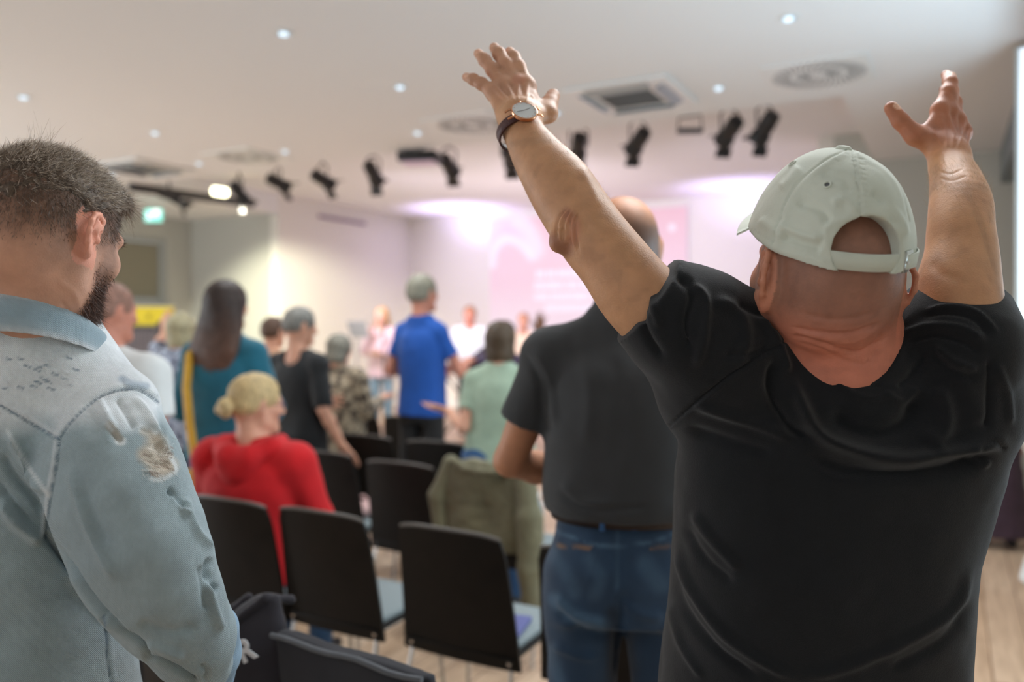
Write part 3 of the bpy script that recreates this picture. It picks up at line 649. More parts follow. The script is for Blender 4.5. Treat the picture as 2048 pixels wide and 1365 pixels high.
def person(at, H, az, label, skin='fair', head=(0, 0, 0), arms=None, shirt=None, sleeve='short', hem=0.94, legs=None, hair=('short', (0.1, 0.07, 0.05)), sw=1.0, hw=1.0, depth=1.0, belly=0.0,
           seated=False, h=0.009, group=None, lean=0.0, loose=0.0, skirt=False, zoff=0.0, extra=None, headk=1.0, collar=0.0, stub=None, waist=0.10, scoop=0.0):
    """at = (lateral, depth) in the camera's frame; az = facing, degrees to the right of the camera axis. Local axes: x right, y forward, z up."""
    k = H/1.75; root = empty('person', C2W(at[0], at[1], 0), YAW-math.radians(az), label, 'person', group)
    sk = np.array(SK[skin] if isinstance(skin, str) else skin)
    dz = (0.47-0.90) if seated else 0.0; dz += zoff/k
    T = rot('X', -lean); hipz = 0.92+dz
    def B(x, y, z):                                         # torso points lean forward about the hips
        p = np.array((x, y, z-0.92)); p = T@p; return (p+np.array((0, 0, hipz)))*k
    Hc = B(0, 0.015, 1.635); HR = T@head_R(*head)
    if arms is None: arms = (((-0.23, -0.03, 1.15), (-0.22, 0.05, 0.92), None), ((0.23, -0.03, 1.15), (0.22, 0.05, 0.92), None))
    # ---- body
    s = Sdf(); hk = k*headk
    head_ops(s, Hc, HR, hk)
    s.cap(B(0, -0.015, 1.44), Hc+HR@np.array((0, -0.028, -0.03))*k, 0.058*k*sw, 0.056*k, 0.02)
    s.loft([(0.86, 0, 0, 0.15*hw, 0.10*depth, 2.2), (1.05, 0, 0.0, 0.128*hw, 0.090*depth, 2.2), (1.28, 0, 0.0, 0.138*sw, 0.09*depth, 2.3), (1.38, 0, -0.005, 0.135*sw, 0.075*depth, 2.2), (1.44, 0, -0.01, 0.085*sw, 0.060, 2), (1.50, 0, -0.01, 0.05, 0.05, 2)], T*1.0 if False else T, np.array((0, 0, hipz*k))-T@np.array((0, 0, 0.92*k)), 0.03) if k == 1 else s.loft([(a*k, b*k, c*k, d*k, e*k, n) for a, b, c, d, e, n in [(0.86, 0, 0, 0.15*hw, 0.10*depth, 2.2), (1.05, 0, 0.0, 0.128*hw, 0.090*depth, 2.2), (1.28, 0, 0.0, 0.138*sw, 0.09*depth, 2.3), (1.38, 0, -0.005, 0.135*sw, 0.075*depth, 2.2), (1.44, 0, -0.01, 0.085*sw, 0.060, 2), (1.50, 0, -0.01, 0.05, 0.05, 2)]], T, np.array((0, 0, hipz*k))-T@np.array((0, 0, 0.92*k)), 0.03)
    A = []
    for q, (el, wr, hd) in zip((-1, 1), arms):
        sh = B(q*0.163*sw, -0.008, 1.395)
        el = B(*el); wr = B(*wr); A.append((sh, el, wr))
        s.tube([(*sh, 0.044*k*sw), (*(sh*0.5+el*0.5), 0.043*k*sw), (*el, 0.037*k), (*(el*0.68+wr*0.32), 0.038*k), (*wr, 0.026*k)], 0.015)
        f = wr-el; f /= np.linalg.norm(f)
        if hd is None: Y = f; Z = np.array((q*1.0, 0, 0))
        else: Y = T@np.array(hd[0], float); Z = T@np.array(hd[1], float)
        Y = Y/np.linalg.norm(Y); Z = Z-(Z@Y)*Y; Z /= np.linalg.norm(Z); X = np.cross(Y, Z)*(1 if q < 0 else -1)
        # left hand seen from its back has the thumb on its right side
        hand_ops(s, wr+Y*0.012*k, X, Y, Z, k*0.98)
    foot = []
    for q in (-1, 1):
        hp = np.array((q*0.085*hw, 0.0, hipz-0.02))*k
        if seated: kn = np.array((q*0.11, 0.42, 0.50))*k; an = np.array((q*0.11, 0.36, 0.08))*k
        else: kn = np.array((q*0.095, 0.015, 0.49))*k; an = np.array((q*0.10, -0.01, 0.08))*k
        if seated or True: kn[2] += max(zoff, 0)*0.5
        foot.append((hp, kn, an)); s.tube([(*hp, 0.075*k), (*kn, 0.052*k), (*(kn*0.7+an*0.3), 0.052*k), (*an, 0.036*k)], 0.02)
    v, f = s.mesh(h)
    col = np.tile(sk, (len(v), 1)); col = head_colour(v, col, Hc, HR, hk, sk)
    if stub is not None:
        L = (v-Hc)@HR/hk; m = np.clip((0.085-L[:, 2])/0.05, 0, 1)*np.clip((0.03-L[:, 1])/0.03, 0, 1)*np.clip((L[:, 2]+0.06)/0.03, 0, 1)*(np.abs(L[:, 0]) < 0.0805); col = col*(1-0.8*m[:, None])+np.array(stub)*0.8*m[:, None]
    mesh_obj('body', v, f, m_skin, root, True, col)
    # ---- shirt
    if shirt is not None:
        g = 0.014+loose; s = Sdf(); o = np.array((0, 0, hipz*k))-T@np.array((0, 0, 0.92*k))
        secs = [(hem, 0, 0.005, 0.155*hw+g, 0.112*depth+g+belly*0.5, 2.3), (1.05, 0, 0.01+belly*0.3, 0.140*hw+g+belly*0.3, 0.100*depth+g+belly, 2.3), (1.28, 0, 0.0, 0.155*sw+g, 0.11*depth+g, 2.3), (1.37, 0, -0.005, 0.150*sw+g, 0.095*depth+g, 2.2), (1.43, 0, -0.012, 0.112*sw+g*0.5, 0.078+g*0.3, 2.0), (1.475, 0, -0.012, 0.074+g*0.3, 0.066+g*0.2, 2), (1.50+collar, 0, -0.01, 0.062+g*0.2, 0.060+g*0.2, 2)]
        if skirt: secs = [(0.45, 0, 0, 0.23, 0.19, 2)]+secs[1:] if hem < 0.6 else secs
        s.loft([(a*k, b*k, c*k, d*k, e*k, n) for a, b, c, d, e, n in secs], T, o, 0.03)
        for sh, el, wr in A:
            s.cap(B(np.sign(sh[0])*0.05, -0.012, 1.445), sh, (0.050+g*0.3)*k, (0.056+g*0.35)*k*sw, 0.035)
            if sleeve == 'short': e = sh+(el-sh)*0.62; s.cap(sh, e, (0.055+g*0.3)*k*sw, (0.055+g*0.4)*k*sw, 0.03, cut=True)
            elif sleeve == 'half': e = sh+(el-sh)*0.95; s.cap(sh, e, (0.055+g*0.3)*k*sw, (0.050+g*0.4)*k, 0.03, cut=True)
            elif sleeve == 'long':
                s.cap(sh, el, (0.060+g*0.4)*k*sw, (0.046+g*0.5)*k, 0.03); s.cap(el, el+(wr-el)*0.93, (0.046+g*0.5)*k, (0.032+g*0.4)*k, 0.02, cut=True)
        if collar <= 0: s.cap(B(0, 0.03, 1.49), B(0, -0.03, 1.62), (0.070-collar*0.5)*k, 0.085*k, 0.006, op='s')
        else:
            s.cap(B(0, -0.005, 1.45), B(0, -0.005, 1.47+collar), 0.078*k, 0.080*k, 0.015, cut=True)
        if scoop: s.ell(B(0, -0.10, 1.47), (0.085*k, 0.07*k, scoop*k), T, 0.01, op='s')
        v, f = s.mesh(h)
        N = normals(v, f); L = (v-o)@T
        fo = vnoise(v*np.array((1, 1, 0.55)), 9, 3)*0.006+vnoise(v, 22, 5)*0.0025
        v = v+N*fo[:, None]
        so = mesh_obj('shirt' if hem > 0.6 else 'dress', v, f, shirt, root, True)
    # ---- trousers
    if legs is not None:
        s = Sdf(); o = np.array((0, 0, hipz*k))
        zz = waist if not seated else 0.06
        s.loft([(-0.10*k, 0, -0.005, 0.152*hw*k, 0.108*depth*k, 2.3), (0.02*k, 0, -0.008, 0.158*hw*k, 0.112*depth*k, 2.3), (zz*k, 0, 0, 0.138*hw*k, 0.100*depth*k, 2.3)], T if not seated else None, o, 0.03)
        if skirt: s.loft([(0.08, 0, 0, 0.24*k, 0.20*k, 2), (0.5*k, 0, 0, 0.20*k, 0.16*k, 2), (0.95*k, 0, 0, 0.15*k, 0.11*k, 2)], None, (0, 0, 0), 0.04)
        else:
            for hp, kn, an in foot: s.tube([(*hp, 0.088*k*hw), (*kn, 0.066*k), (*(an+np.array((0, 0, 0.03))), 0.056*k)], 0.03)
        v, f = s.mesh(h*1.2); N = normals(v, f); v = v+N*(vnoise(v, 16, 8)*0.005)[:, None]
        mesh_obj('skirt' if skirt else 'trousers', v, f, legs, root, True)
    for hp, kn, an in foot:
        s = Sdf(); s.cap(an+np.array((0, -0.03, -0.045))*k, an+np.array((0, 0.15, -0.05))*k, 0.036*k, 0.030*k, 0.01); s.cap(an, an-np.array((0, 0, 0.03)), 0.04*k, 0.04*k, 0.01); s.cut((0, 0, 0.004), (0, 0, -1))
        v, f = s.mesh(0.010); mesh_obj('shoe', v, f, m_shoe, root)
    # ---- hair
    if hair: make_hair(root, Hc, HR, hk, *hair, h=h)
    return root, Hc, HR, B, A, k
def make_hair(root, c, R, k, style, colour, col2=None, h=0.008):
    P = lambda x, y, z: c+R@(np.array((x, y, z))*k); s = Sdf()
    E = lambda x, y, z, a, b_, d, kk=0.012, op='u': s.ell(P(x, y, z), (a*k, b_*k, d*k), R, kk*k, op)
    if style in ('short', 'crop'):
        t = 0.008 if style == 'short' else 0.003
        E(0, -0.014, 0.036, 0.080+t, 0.100+t, 0.087+t*1.3); E(0, -0.045, 0.0, 0.074+t*0.5, 0.066+t, 0.058, 0.02)
        s.cap(P(0, 0.12, -0.02), P(0, 0.10, 0.045), 0.055*k, 0.058*k, 0.01, op='s'); E(0, 0.05, -0.08, 0.11, 0.085, 0.088, 0.01, 's')
        for q in (-1, 1): E(q*0.088, -0.010, -0.004, 0.022, 0.020, 0.036, 0.005, 's')
    elif style == 'fringe':                                                        # bald crown with a ring of short hair
        E(0, -0.020, 0.000, 0.080, 0.094, 0.062); E(0, -0.01, 0.10, 0.075, 0.09, 0.075, 0.02, 's'); E(0, 0.07, 0, 0.12, 0.085, 0.12, 0.01, 's'); E(0, 0.05, -0.08, 0.11, 0.085, 0.08, 0.01, 's')
        for q in (-1, 1): E(q*0.088, -0.010, -0.004, 0.022, 0.020, 0.036, 0.005, 's')
    elif style == 'bun':
        E(0, -0.014, 0.038, 0.086, 0.106, 0.090); E(0, -0.045, 0.0, 0.078, 0.068, 0.055, 0.02)
        s.cap(P(0, 0.12, -0.03), P(0, 0.105, 0.045), 0.060*k, 0.058*k, 0.01, op='s'); E(0, 0.05, -0.09, 0.11, 0.085, 0.088, 0.01, 's')
        for a in range(7): q = a*2*PI/7; E(-0.0+0.024*math.cos(q), -0.128-0.012*math.sin(a*2.1), -0.012+0.024*math.sin(q), 0.021, 0.022, 0.021, 0.006)
        E(0, -0.125, -0.012, 0.026, 0.028, 0.026)
    elif style == 'bob':
        E(0, -0.018, 0.030, 0.093, 0.108, 0.096); s.loft([(-0.125*k, 0, -0.03*k, 0.080*k, 0.070*k, 2), (-0.08*k, 0, -0.03*k, 0.092*k, 0.082*k, 2), (0.03*k, 0, -0.02*k, 0.095*k, 0.095*k, 2)], R, c, 0.02)
        s.cap(P(0, 0.125, -0.05), P(0, 0.105, 0.04), 0.066*k, 0.062*k, 0.012, op='s'); E(0, 0.07, -0.09, 0.07, 0.09, 0.09, 0.01, 's')
    elif style in ('long', 'verylong'):
        L = -0.32 if style == 'long' else -0.36; wd = 1.0 if style == 'long' else 1.18
        E(0, -0.018, 0.030, 0.092, 0.108, 0.096); s.loft([(L*k, 0, -0.115*k, 0.075*k*wd, 0.035*k, 2), (-0.22*k, 0, -0.100*k, 0.120*k*wd, 0.055*k, 2.2), (-0.10*k, 0, -0.055*k, 0.108*k*wd, 0.070*k, 2), (0.03*k, 0, -0.025*k, 0.095*k, 0.092*k, 2)], R, c, 0.02)
        s.cap(P(0, 0.125, -0.05), P(0, 0.105, 0.04), 0.066*k, 0.062*k, 0.012, op='s'); E(0, 0.07, -0.09, 0.07, 0.09, 0.09, 0.01, 's')
    v, f = s.mesh(min(h, 0.007)); L = (v-c)@R; N = normals(v, f)
    n = vnoise(np.stack([L[:, 0]*1.6, L[:, 1]*1.6, L[:, 2]*0.35], 1), 95, 11); v = v+N*(n*0.0024*k)[:, None]
    cc = np.array(colour)*(1+0.35*n[:, None])
    if col2 is not None:
        t = np.clip((-L[:, 2]-0.02)/0.2, 0, 1)[:, None]; cc = cc*(1-t)+np.array(col2)*(1+0.35*n[:, None])*t
    mesh_obj('hair', v, f, m_hair, root, True, np.clip(cc, 0, 1))

def rework(o, strokes=(), paints=(), base_col=None, noise=0.0):
    """folds, worn and darker colour on a piece of clothing that already exists (strokes seen from behind, as in sculpt/paint)"""
    me = o.data; n = len(me.vertices); v = np.empty(n*3, np.float32); me.vertices.foreach_get('co', v); v = v.reshape(-1, 3).astype(float)
    r = o.parent; az = YAW-r.rotation_euler.z; M = np.array(Matrix.Rotation(-az, 3, 'Z')); bw = np.array(r.location); inv = np.array(Matrix.Rotation(-YAW, 3, 'Z')); b0 = inv@bw
    c = v@M.T+b0; f = np.empty(len(me.loops), np.int32); me.loops.foreach_get('vertex_index', f); f = f.reshape(-1, 4)
    c = sculpt(c, f, list(strokes))
    if noise: c = c+normals(c, f)*(vnoise(c, 30, 77)*noise)[:, None]
    if base_col is not None:
        col = np.tile(np.array(base_col), (n, 1))*(1+0.10*vnoise(c, 12, 3)[:, None]); paint(col, c, f, list(paints)); a = me.color_attributes.new('Col', 'FLOAT_COLOR', 'POINT'); cc = np.ones((n, 4), np.float32); cc[:, :3] = np.clip(col, 0, 1); a.data.foreach_set('color', cc.ravel())
    v = (c-b0)@M; me.vertices.foreach_set('co', v.astype(np.float32).ravel()); me.update()
# ================================================================ CHAIRS
m_shell = mat('dark_wood_shell', spec=0.25, color=srgb(24,20,16), rough=0.62, var=0.25, vscale=12, bump=0.1, bscale=300)
m_edge = mat('laminate_edge', srgb(92,88,84), 0.45)
m_pad = mat('grey_seat_fabric', srgb(132,142,144), 0.9, bump=0.3, bscale=600)
U = np.array((1.0, 0, 0))
def chair_parts(t, back_m=None, pad=True):
    # back: curved plywood panel, leaning back, narrower at the bottom edge towards the seat
    nx, nz = 13, 12; v = []; f = []
    for layer in (0, 1):
        for j in range(nz):
            w = j/(nz-1); z = 0.400+w*0.450; y = -0.180-0.090*w**1.2; hw = 0.226-0.026*w
            for i in range(nx):
                u = i/(nx-1)*2-1; r = 1.0
                if w > 0.94: r = 1-0.05*((w-0.94)/0.06)**2
                x = u*hw*r; zz = z-(0.012*u**4 if w > 0.9 else 0)-0.006*u*u*w
                v.append((x, y+0.030*(u*u)*0.9*(0.4+0.6*w)+(0 if layer else -0.011), zz))
    n = nx*nz
    for j in range(nz-1):
        for i in range(nx-1):
            a = j*nx+i; f.append((a, a+1, a+nx+1, a+nx)); f.append((n+a, n+a+nx, n+a+nx+1, n+a+1))
    e = []
    for j in range(nz-1): e.append((j*nx, (j+1)*nx, n+(j+1)*nx, n+j*nx)); a = j*nx+nx-1; e.append((a, n+a, n+a+nx, a+nx))
    ev = []; ef = []
    for i in range(nx-1): f.append((i, n+i, n+i+1, i+1))
    f += e
    mesh_obj('backrest', v, f, back_m or m_shell, t, True).data.set_sharp_from_angle(angle=0.7)
    top = [v[(nz-1)*nx+i] for i in range(nx)]
    MB().tube([(x, y+0.0055, z+0.0005) for x, y, z in top], 0.0066, 8).build('backrest_edge', m_edge, t, True)['label'] = 'pale top edge of the backrest'
    MB().box((0, 0.01, 0.437), (0.41, 0.42, 0.014), bev=0.005).build('seat', m_shell, t, True)
    if pad: MB().box((0, 0.015, 0.456), (0.38, 0.38, 0.026), bev=0.011).build('seat_pad', m_pad, t, True)
    for q in (-1, 1):
        MB().tube([(q*0.19, 0.17, 0.425), (q*0.205, 0.20, 0.22), (q*0.215, 0.22, 0.008)], 0.0085, 8).build('leg', m_chrome, t, True)
        MB().tube([(q*0.19, -0.17, 0.425), (q*0.205, -0.22, 0.22), (q*0.215, -0.26, 0.008)], 0.0085, 8).build('leg', m_chrome, t, True)
    b = MB()
    for q in (-1, 1): b.tube([(q*0.19, 0.17, 0.425), (q*0.19, -0.19, 0.425)], 0.008, 8)
    b.tube([(-0.19, 0.15, 0.424), (0.19, 0.15, 0.424)], 0.008, 8).tube([(-0.19, -0.16, 0.424), (0.19, -0.16, 0.424)], 0.008, 8).build('seat_frame', m_chrome, t, True)
CH0 = [None]
def chair(lat, d, label, rz=0.0, cd=None):
    """lat, d: where the top of the backrest stands"""
    p = C2W(lat, d, 0)+Vector((0, 0.27, 0)); rz = math.radians(rz)
    if CH0[0] is None:
        t = empty('stacking_chair', p, rz); chair_parts(t); CH0[0] = t
    else:
        t = CH0[0].copy(); COL.objects.link(t); t.location = p; t.rotation_euler = (0, 0, rz)
        for ch in list(CH0[0].children):
            if ch.name.startswith(('backrest', 'seat', 'leg')):
                c = ch.copy(); COL.objects.link(c); c.parent = t
    return tag(t, label, 'chair', 'rows of stacking chairs')
chair(-1.076, 2.98, 'dark wooden stacking chair on which the woman in the red hoodie sits')
chair(-0.685, 2.79, 'dark wooden stacking chair with grey seat pad, just right of the red hoodie')
chair(-0.215, 2.55, 'dark wooden stacking chair standing in front of the draped olive jacket')
chair(0.245, 2.30, 'dark wooden stacking chair mostly behind the man in jeans and grey polo')
chair(-0.98, 4.05, 'dark stacking chair the woman in the black dress rests her hand on')
chair(-0.54, 3.74, 'dark stacking chair behind the coffee cup, left of the draped jacket')
chair(-0.105, 3.54, 'stacking chair with an olive jacket draped over its back')
chair(-0.87, 4.63, 'dark stacking chair beside the woman in the leopard-print blouse')
chair(-0.44, 4.39, 'dark stacking chair right behind the man in the blue T-shirt', 4)
chair(-1.14, 5.72, 'dark stacking chair in the farthest row, left one of two')
chair(-0.74, 5.50, 'dark stacking chair in the farthest row, right one of two')
# near chair with a dark cloth cover over its back
t0 = chair(-0.30, 1.55, 'nearest chair, covered with a dark navy cloth, at the bottom of the photo', -3)
t1 = chair(-0.74, 1.80, 'near chair with a black tote bag over its back beside the denim sleeve', 0)
# ================================================================ THE CONGREGATION (out of focus)
white_c = cloth('white_cotton', srgb(222,226,226)); teal_c = cloth('teal_wool', srgb(20,98,120), var=0.12); black_c = cloth('black_cotton', srgb(13,16,19), sheen=0.1)
blue_c = cloth('royal_blue_cotton', srgb(24,84,172)); sage_c = cloth('sage_cotton', srgb(158,178,156)); red_c = cloth('red_fleece', srgb(196,6,18), sheen=0.08)
grey_c = cloth('charcoal_pique', srgb(54,56,58), bump=0.4, bscale=700); jean_c = cloth('blue_jeans', srgb(44,84,128), var=0.2, vscale=10); djean_c = cloth('dark_jeans', srgb(30,62,92), var=0.35, vscale=8)
dark_c = cloth('black_trousers', srgb(30,30,32)); plum_c = cloth('plum_cotton', srgb(62,48,72)); pink_c = cloth('pale_pink_cotton', srgb(236,206,208)); ltjean_c = cloth('light_jeans', srgb(150,180,196))
skirt_c = cloth('dark_purple_skirt', srgb(66,48,62), var=0.15); lilac_c = cloth('lilac_cotton', srgb(176,166,204))
def spotted(name, c1, c2, scale, lo=0.45, hi=0.55):
    m = cloth(name, c1); nt = m.node_tree; N = nt.nodes; L = nt.links; b = N['Principled BSDF']
    tc = N.new('ShaderNodeTexCoord'); n = N.new('ShaderNodeTexNoise'); n.inputs['Scale'].default_value = scale; n.inputs['Detail'].default_value = 2
    r = N.new('ShaderNodeValToRGB'); r.color_ramp.elements[0].position = lo; r.color_ramp.elements[0].color = (*c1, 1); r.color_ramp.elements[1].position = hi; r.color_ramp.elements[1].color = (*c2, 1)
    L.new(tc.outputs['Object'], n.inputs['Vector']); L.new(n.outputs[0], r.inputs[0]); L.new(r.outputs[0], b.inputs['Base Color']); return m
leo_c = spotted('leopard_print', srgb(62,50,40), srgb(168,152,128), 22, 0.40, 0.56); flo_c = spotted('blue_floral_print', srgb(70,74,92), srgb(176,186,206), 26, 0.44, 0.58)
jeanfade_c = mat('faded_dark_jeans', (0.1,0.2,0.3), 0.9, attr='Col', var=0.25, vscale=9, bump=0.4, bscale=600, sheen=0.2)
DOWN = lambda q, y=0.0: ((q*0.235, -0.03, 1.14), (q*0.225, 0.06+y, 0.90), None)
UP = lambda q, w=0.30, top=1.86: ((q*w, 0.08, 1.52), (q*(w+0.02), 0.16, top), ((q*0.15, 0.2, 1), (q*0.1, -1, 0.1)))
FOLD = lambda q: ((q*0.235, 0.0, 1.14), (q*0.06, 0.24, 1.12), ((-q*1, 0.4, 0.1), (0, 1, 0)))
# bald man in charcoal polo and jeans
r, Hc, HR, B, A, k = person((0.258, 1.84), 1.80, 8, 'person with shaved head in charcoal polo shirt and blue jeans, standing with back turned', 'tan', (4, -4, 0),
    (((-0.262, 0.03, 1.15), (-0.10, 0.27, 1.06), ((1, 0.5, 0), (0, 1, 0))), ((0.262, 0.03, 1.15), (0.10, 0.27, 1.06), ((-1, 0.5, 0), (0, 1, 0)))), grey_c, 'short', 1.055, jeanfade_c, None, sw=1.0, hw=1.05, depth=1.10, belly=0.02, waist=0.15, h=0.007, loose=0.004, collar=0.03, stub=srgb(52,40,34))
for ch in r.children:
    if ch.name.startswith('trousers'): jn = ch
    if ch.name.startswith('shirt'): po = ch
# short hair shadow, belt, pockets
zb = 0.985*k; n = 48
def band(name, root, z0, z1, a, b_, m, y0=0.0, th=0.004, nn=2.3, a0=0, a1=2*PI):
    v = []; f = []; full = abs(a1-a0-2*PI) < 1e-6
    for i in range(n+(0 if full else 1)):
        w = a0+(a1-a0)*i/n; cs, sn = math.cos(w), math.sin(w); q = (abs(cs)**nn+abs(sn)**nn)**(-1/nn)
        for rr, z in ((0, z0), (th, z0), (th, z1), (0, z1)): v.append(((a+rr)*cs*q, y0+(b_+rr)*sn*q, z))
    c = len(v)//4
    for i in range(c if full else c-1):
        j = (i+1) % c
        for e in range(4): f.append((i*4+e, j*4+e, j*4+(e+1) % 4, i*4+(e+1) % 4))
    return mesh_obj(name, v, f, m, root, True)
band('belt', r, 1.040*k, 1.072*k, 0.152*k*1.05, 0.130*k, mat('brown_belt_leather', srgb(38,26,24), 0.45))
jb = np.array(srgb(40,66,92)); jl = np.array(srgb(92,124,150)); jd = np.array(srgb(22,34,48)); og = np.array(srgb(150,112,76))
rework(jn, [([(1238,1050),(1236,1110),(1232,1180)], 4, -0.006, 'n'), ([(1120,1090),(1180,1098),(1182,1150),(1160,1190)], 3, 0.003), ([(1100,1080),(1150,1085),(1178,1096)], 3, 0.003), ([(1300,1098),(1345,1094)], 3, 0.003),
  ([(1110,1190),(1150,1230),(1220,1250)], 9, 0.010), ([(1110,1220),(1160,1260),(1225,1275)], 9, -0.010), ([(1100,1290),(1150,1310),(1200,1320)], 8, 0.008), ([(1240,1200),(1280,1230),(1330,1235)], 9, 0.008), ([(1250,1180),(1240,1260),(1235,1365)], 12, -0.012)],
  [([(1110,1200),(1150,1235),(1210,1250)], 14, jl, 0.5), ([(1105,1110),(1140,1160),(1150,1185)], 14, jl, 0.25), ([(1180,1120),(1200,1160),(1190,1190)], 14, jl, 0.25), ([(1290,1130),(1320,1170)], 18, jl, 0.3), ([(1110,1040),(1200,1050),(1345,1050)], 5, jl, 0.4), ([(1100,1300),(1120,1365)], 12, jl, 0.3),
   ([(1110,1060),(1170,1085),(1237,1092),(1300,1085),(1345,1070)], 2.5, jl, 0.6), ([(1237,1060),(1236,1180)], 2.5, jl, 0.4), ([(1115,1092),(1180,1098)], 2.5, og, 0.8), ([(1300,1099),(1345,1096)], 2.5, og, 0.8), ([(1225,1230),(1230,1365)], 16, jd, 0.7)], jb)  # fades, stitching and a darker strip down between the legs
rework(po, [([(1040,700),(1075,760),(1085,850)], 8, -0.008), ([(1065,690),(1100,760),(1110,860)], 8, 0.006), ([(1120,960),(1160,1000),(1240,1010)], 10, 0.006), ([(1110,980),(1180,1020),(1300,1015)], 8, -0.006), ([(1150,660),(1180,780),(1170,900)], 18, 0.006), ([(1220,700),(1240,820),(1230,940)], 18, -0.005)])
for xx in (1205, 1268):
    q = Q(xx, 1040, 1.715); MB().box((0, 0, 0), (0.013, 0.006, 0.05), bev=0.002).build('belt_loop', jean_c, r).location = Matrix.Rotation(math.radians(8), 3, 'Z')@(Vector(q)-Vector((0.258, 1.84, 0)))
# woman in red hoodie, sitting, blond bun
r2, Hc, HR, B, A, k = person((-1.045, 3.24), 1.66, 16, 'person with blond bun in a bright red hoodie, sitting on a chair', 'fair', (34, -4, 0),
    (((-0.27, 0.06, 1.16), (-0.12, 0.28, 1.02), None), ((0.27, 0.06, 1.16), (0.12, 0.28, 1.02), None)), red_c, 'long', 0.90, djean_c, ('bun', srgb(196,170,122)), sw=1.22, hw=1.2, depth=1.2, belly=0.03, seated=True, h=0.008, loose=0.016, collar=0.0, headk=1.08, zoff=0.03)
s = Sdf()                                                    # hood lying on the shoulders
s.tube([(*B(-0.10, 0.04, 1.475), 0.034), (*B(-0.115, -0.05, 1.46), 0.042), (*B(-0.05, -0.115, 1.43), 0.046), (*B(0.05, -0.115, 1.43), 0.046), (*B(0.115, -0.05, 1.46), 0.042), (*B(0.10, 0.04, 1.475), 0.034)], 0.03)
s.ell(B(0, -0.12, 1.38), (0.085, 0.05, 0.075), None, 0.03)
v, f = s.mesh(0.008); N = normals(v, f); v = v+N*(vnoise(v, 14, 2)*0.003)[:, None]; mesh_obj('hood', v, f, red_c, r2)
gl = MB()
for q in (-1, 1):
    P = lambda x, y, z: Vector(Hc+HR@(np.array((x, y, z))*k)); gl.tube([P(q*(0.034+0.02*math.cos(a)), 0.098, 0.016*math.sin(a)) for a in np.linspace(0, 2*PI, 14)], 0.0022, 6).tube([P(q*0.056, 0.094, 0.004), P(q*0.084, 0.0, 0.01)], 0.0020, 6)
gl.tube([P(-0.014, 0.099, 0.003), P(0, 0.103, 0.005), P(0.014, 0.099, 0.003)], 0.002, 6).build('spectacles', mat('dark_red_frames', srgb(110,30,44), 0.3), r2)
# woman in teal with long brown hair and yellow strap bag
r3, Hc, HR, B, A, k = person((-1.335, 3.72), 1.70, 12, 'person with long dark brown hair in a teal sweater, yellow bag strap on the back', 'fair', (10, 0, 0), (FOLD(-1), FOLD(1)), teal_c, 'long', 0.90, jean_c, ('verylong', srgb(50,36,30), srgb(88,60,46)), sw=0.93, hw=1.05, h=0.009, loose=0.020)
b = MB(); b.tube([B(-0.13, 0.10, 1.40), B(-0.135, 0.02, 1.478), B(-0.125, -0.11, 1.40), B(-0.105, -0.16, 1.25), B(-0.085, -0.165, 1.08), B(-0.06, -0.17, 0.95), B(-0.03, -0.19, 0.87)], 0.019, 6)
o = b.build('shoulder_bag', mat('yellow_leather', srgb(206,160,52), 0.5, var=0.1), None, True); o.location = (0, 0, 0)
def as_thing(o, root, label, cat, group=None):
    o.location = root.location; o.rotation_euler = root.rotation_euler; return tag(o, label, cat, group)
as_thing(o, r3, 'mustard yellow bag strap and bag worn over the teal sweater', 'bag')
MB().box(B(0.03, -0.20, 0.80), (0.24, 0.07, 0.16), bev=0.03).build('pouch', mat('yellow_suede', srgb(214,176,84), 0.6, var=0.12), o, True)
# woman in black dress
person((-1.235, 4.62), 1.583, 30, 'person with short grey hair in a black short-sleeved dress, one hand on a chair', 'fair', (22, -6, 0), (FOLD(-1), ((0.25, -0.04, 1.12), (0.30, 0.06, 0.90), ((0.3, 0.6, -0.7), (0, 0.3, 1)))), black_c, 'half', 0.50, dark_c, ('short', srgb(120,118,112)), sw=1.05, hw=1.15, loose=0.012, collar=-0.05, skirt=True, scoop=0.075)
# leopard blouse
person((-1.14, 5.25), 1.42, 24, 'person with short wavy grey hair in a brown leopard-print blouse', 'fair', (12, -14, 0), (FOLD(-1), ((0.25, 0.03, 1.14), (0.20, 0.30, 1.20), ((0.1, 0.9, 0.3), (0.2, -0.2, 1)))), leo_c, 'long', 0.80, dark_c, ('bob', srgb(128,124,112)), sw=1.12, hw=1.25, depth=1.15, loose=0.03, h=0.010)
# man in blue T-shirt
person((-0.60, 5.30), 1.81, 24, 'tall slim person with short grey hair in a royal blue T-shirt and black trousers', 'red', (14, 4, 0), (FOLD(-1), ((0.245, 0.06, 1.14), (0.17, 0.30, 1.18), ((-0.3, 1, 0.2), (0, 0, 1)))), blue_c, 'short', 0.86, dark_c, ('short', srgb(140,136,120)), sw=0.82, hw=0.90, loose=0.012)
# woman in sage T-shirt
person((-0.065, 4.22), 1.51, 6, 'person with short brown hair in a sage green T-shirt and jeans, one palm held out', 'fair', (-4, 2, 0), (((-0.215, -0.06, 1.11), (-0.34, 0.13, 1.18), ((-1, 0.35, 0.15), (0.2, -0.2, -1))), FOLD(1)), sage_c, 'short', 0.90, jean_c, ('bob', srgb(74,58,40)), sw=0.95, hw=1.34, depth=1.05, loose=0.008)
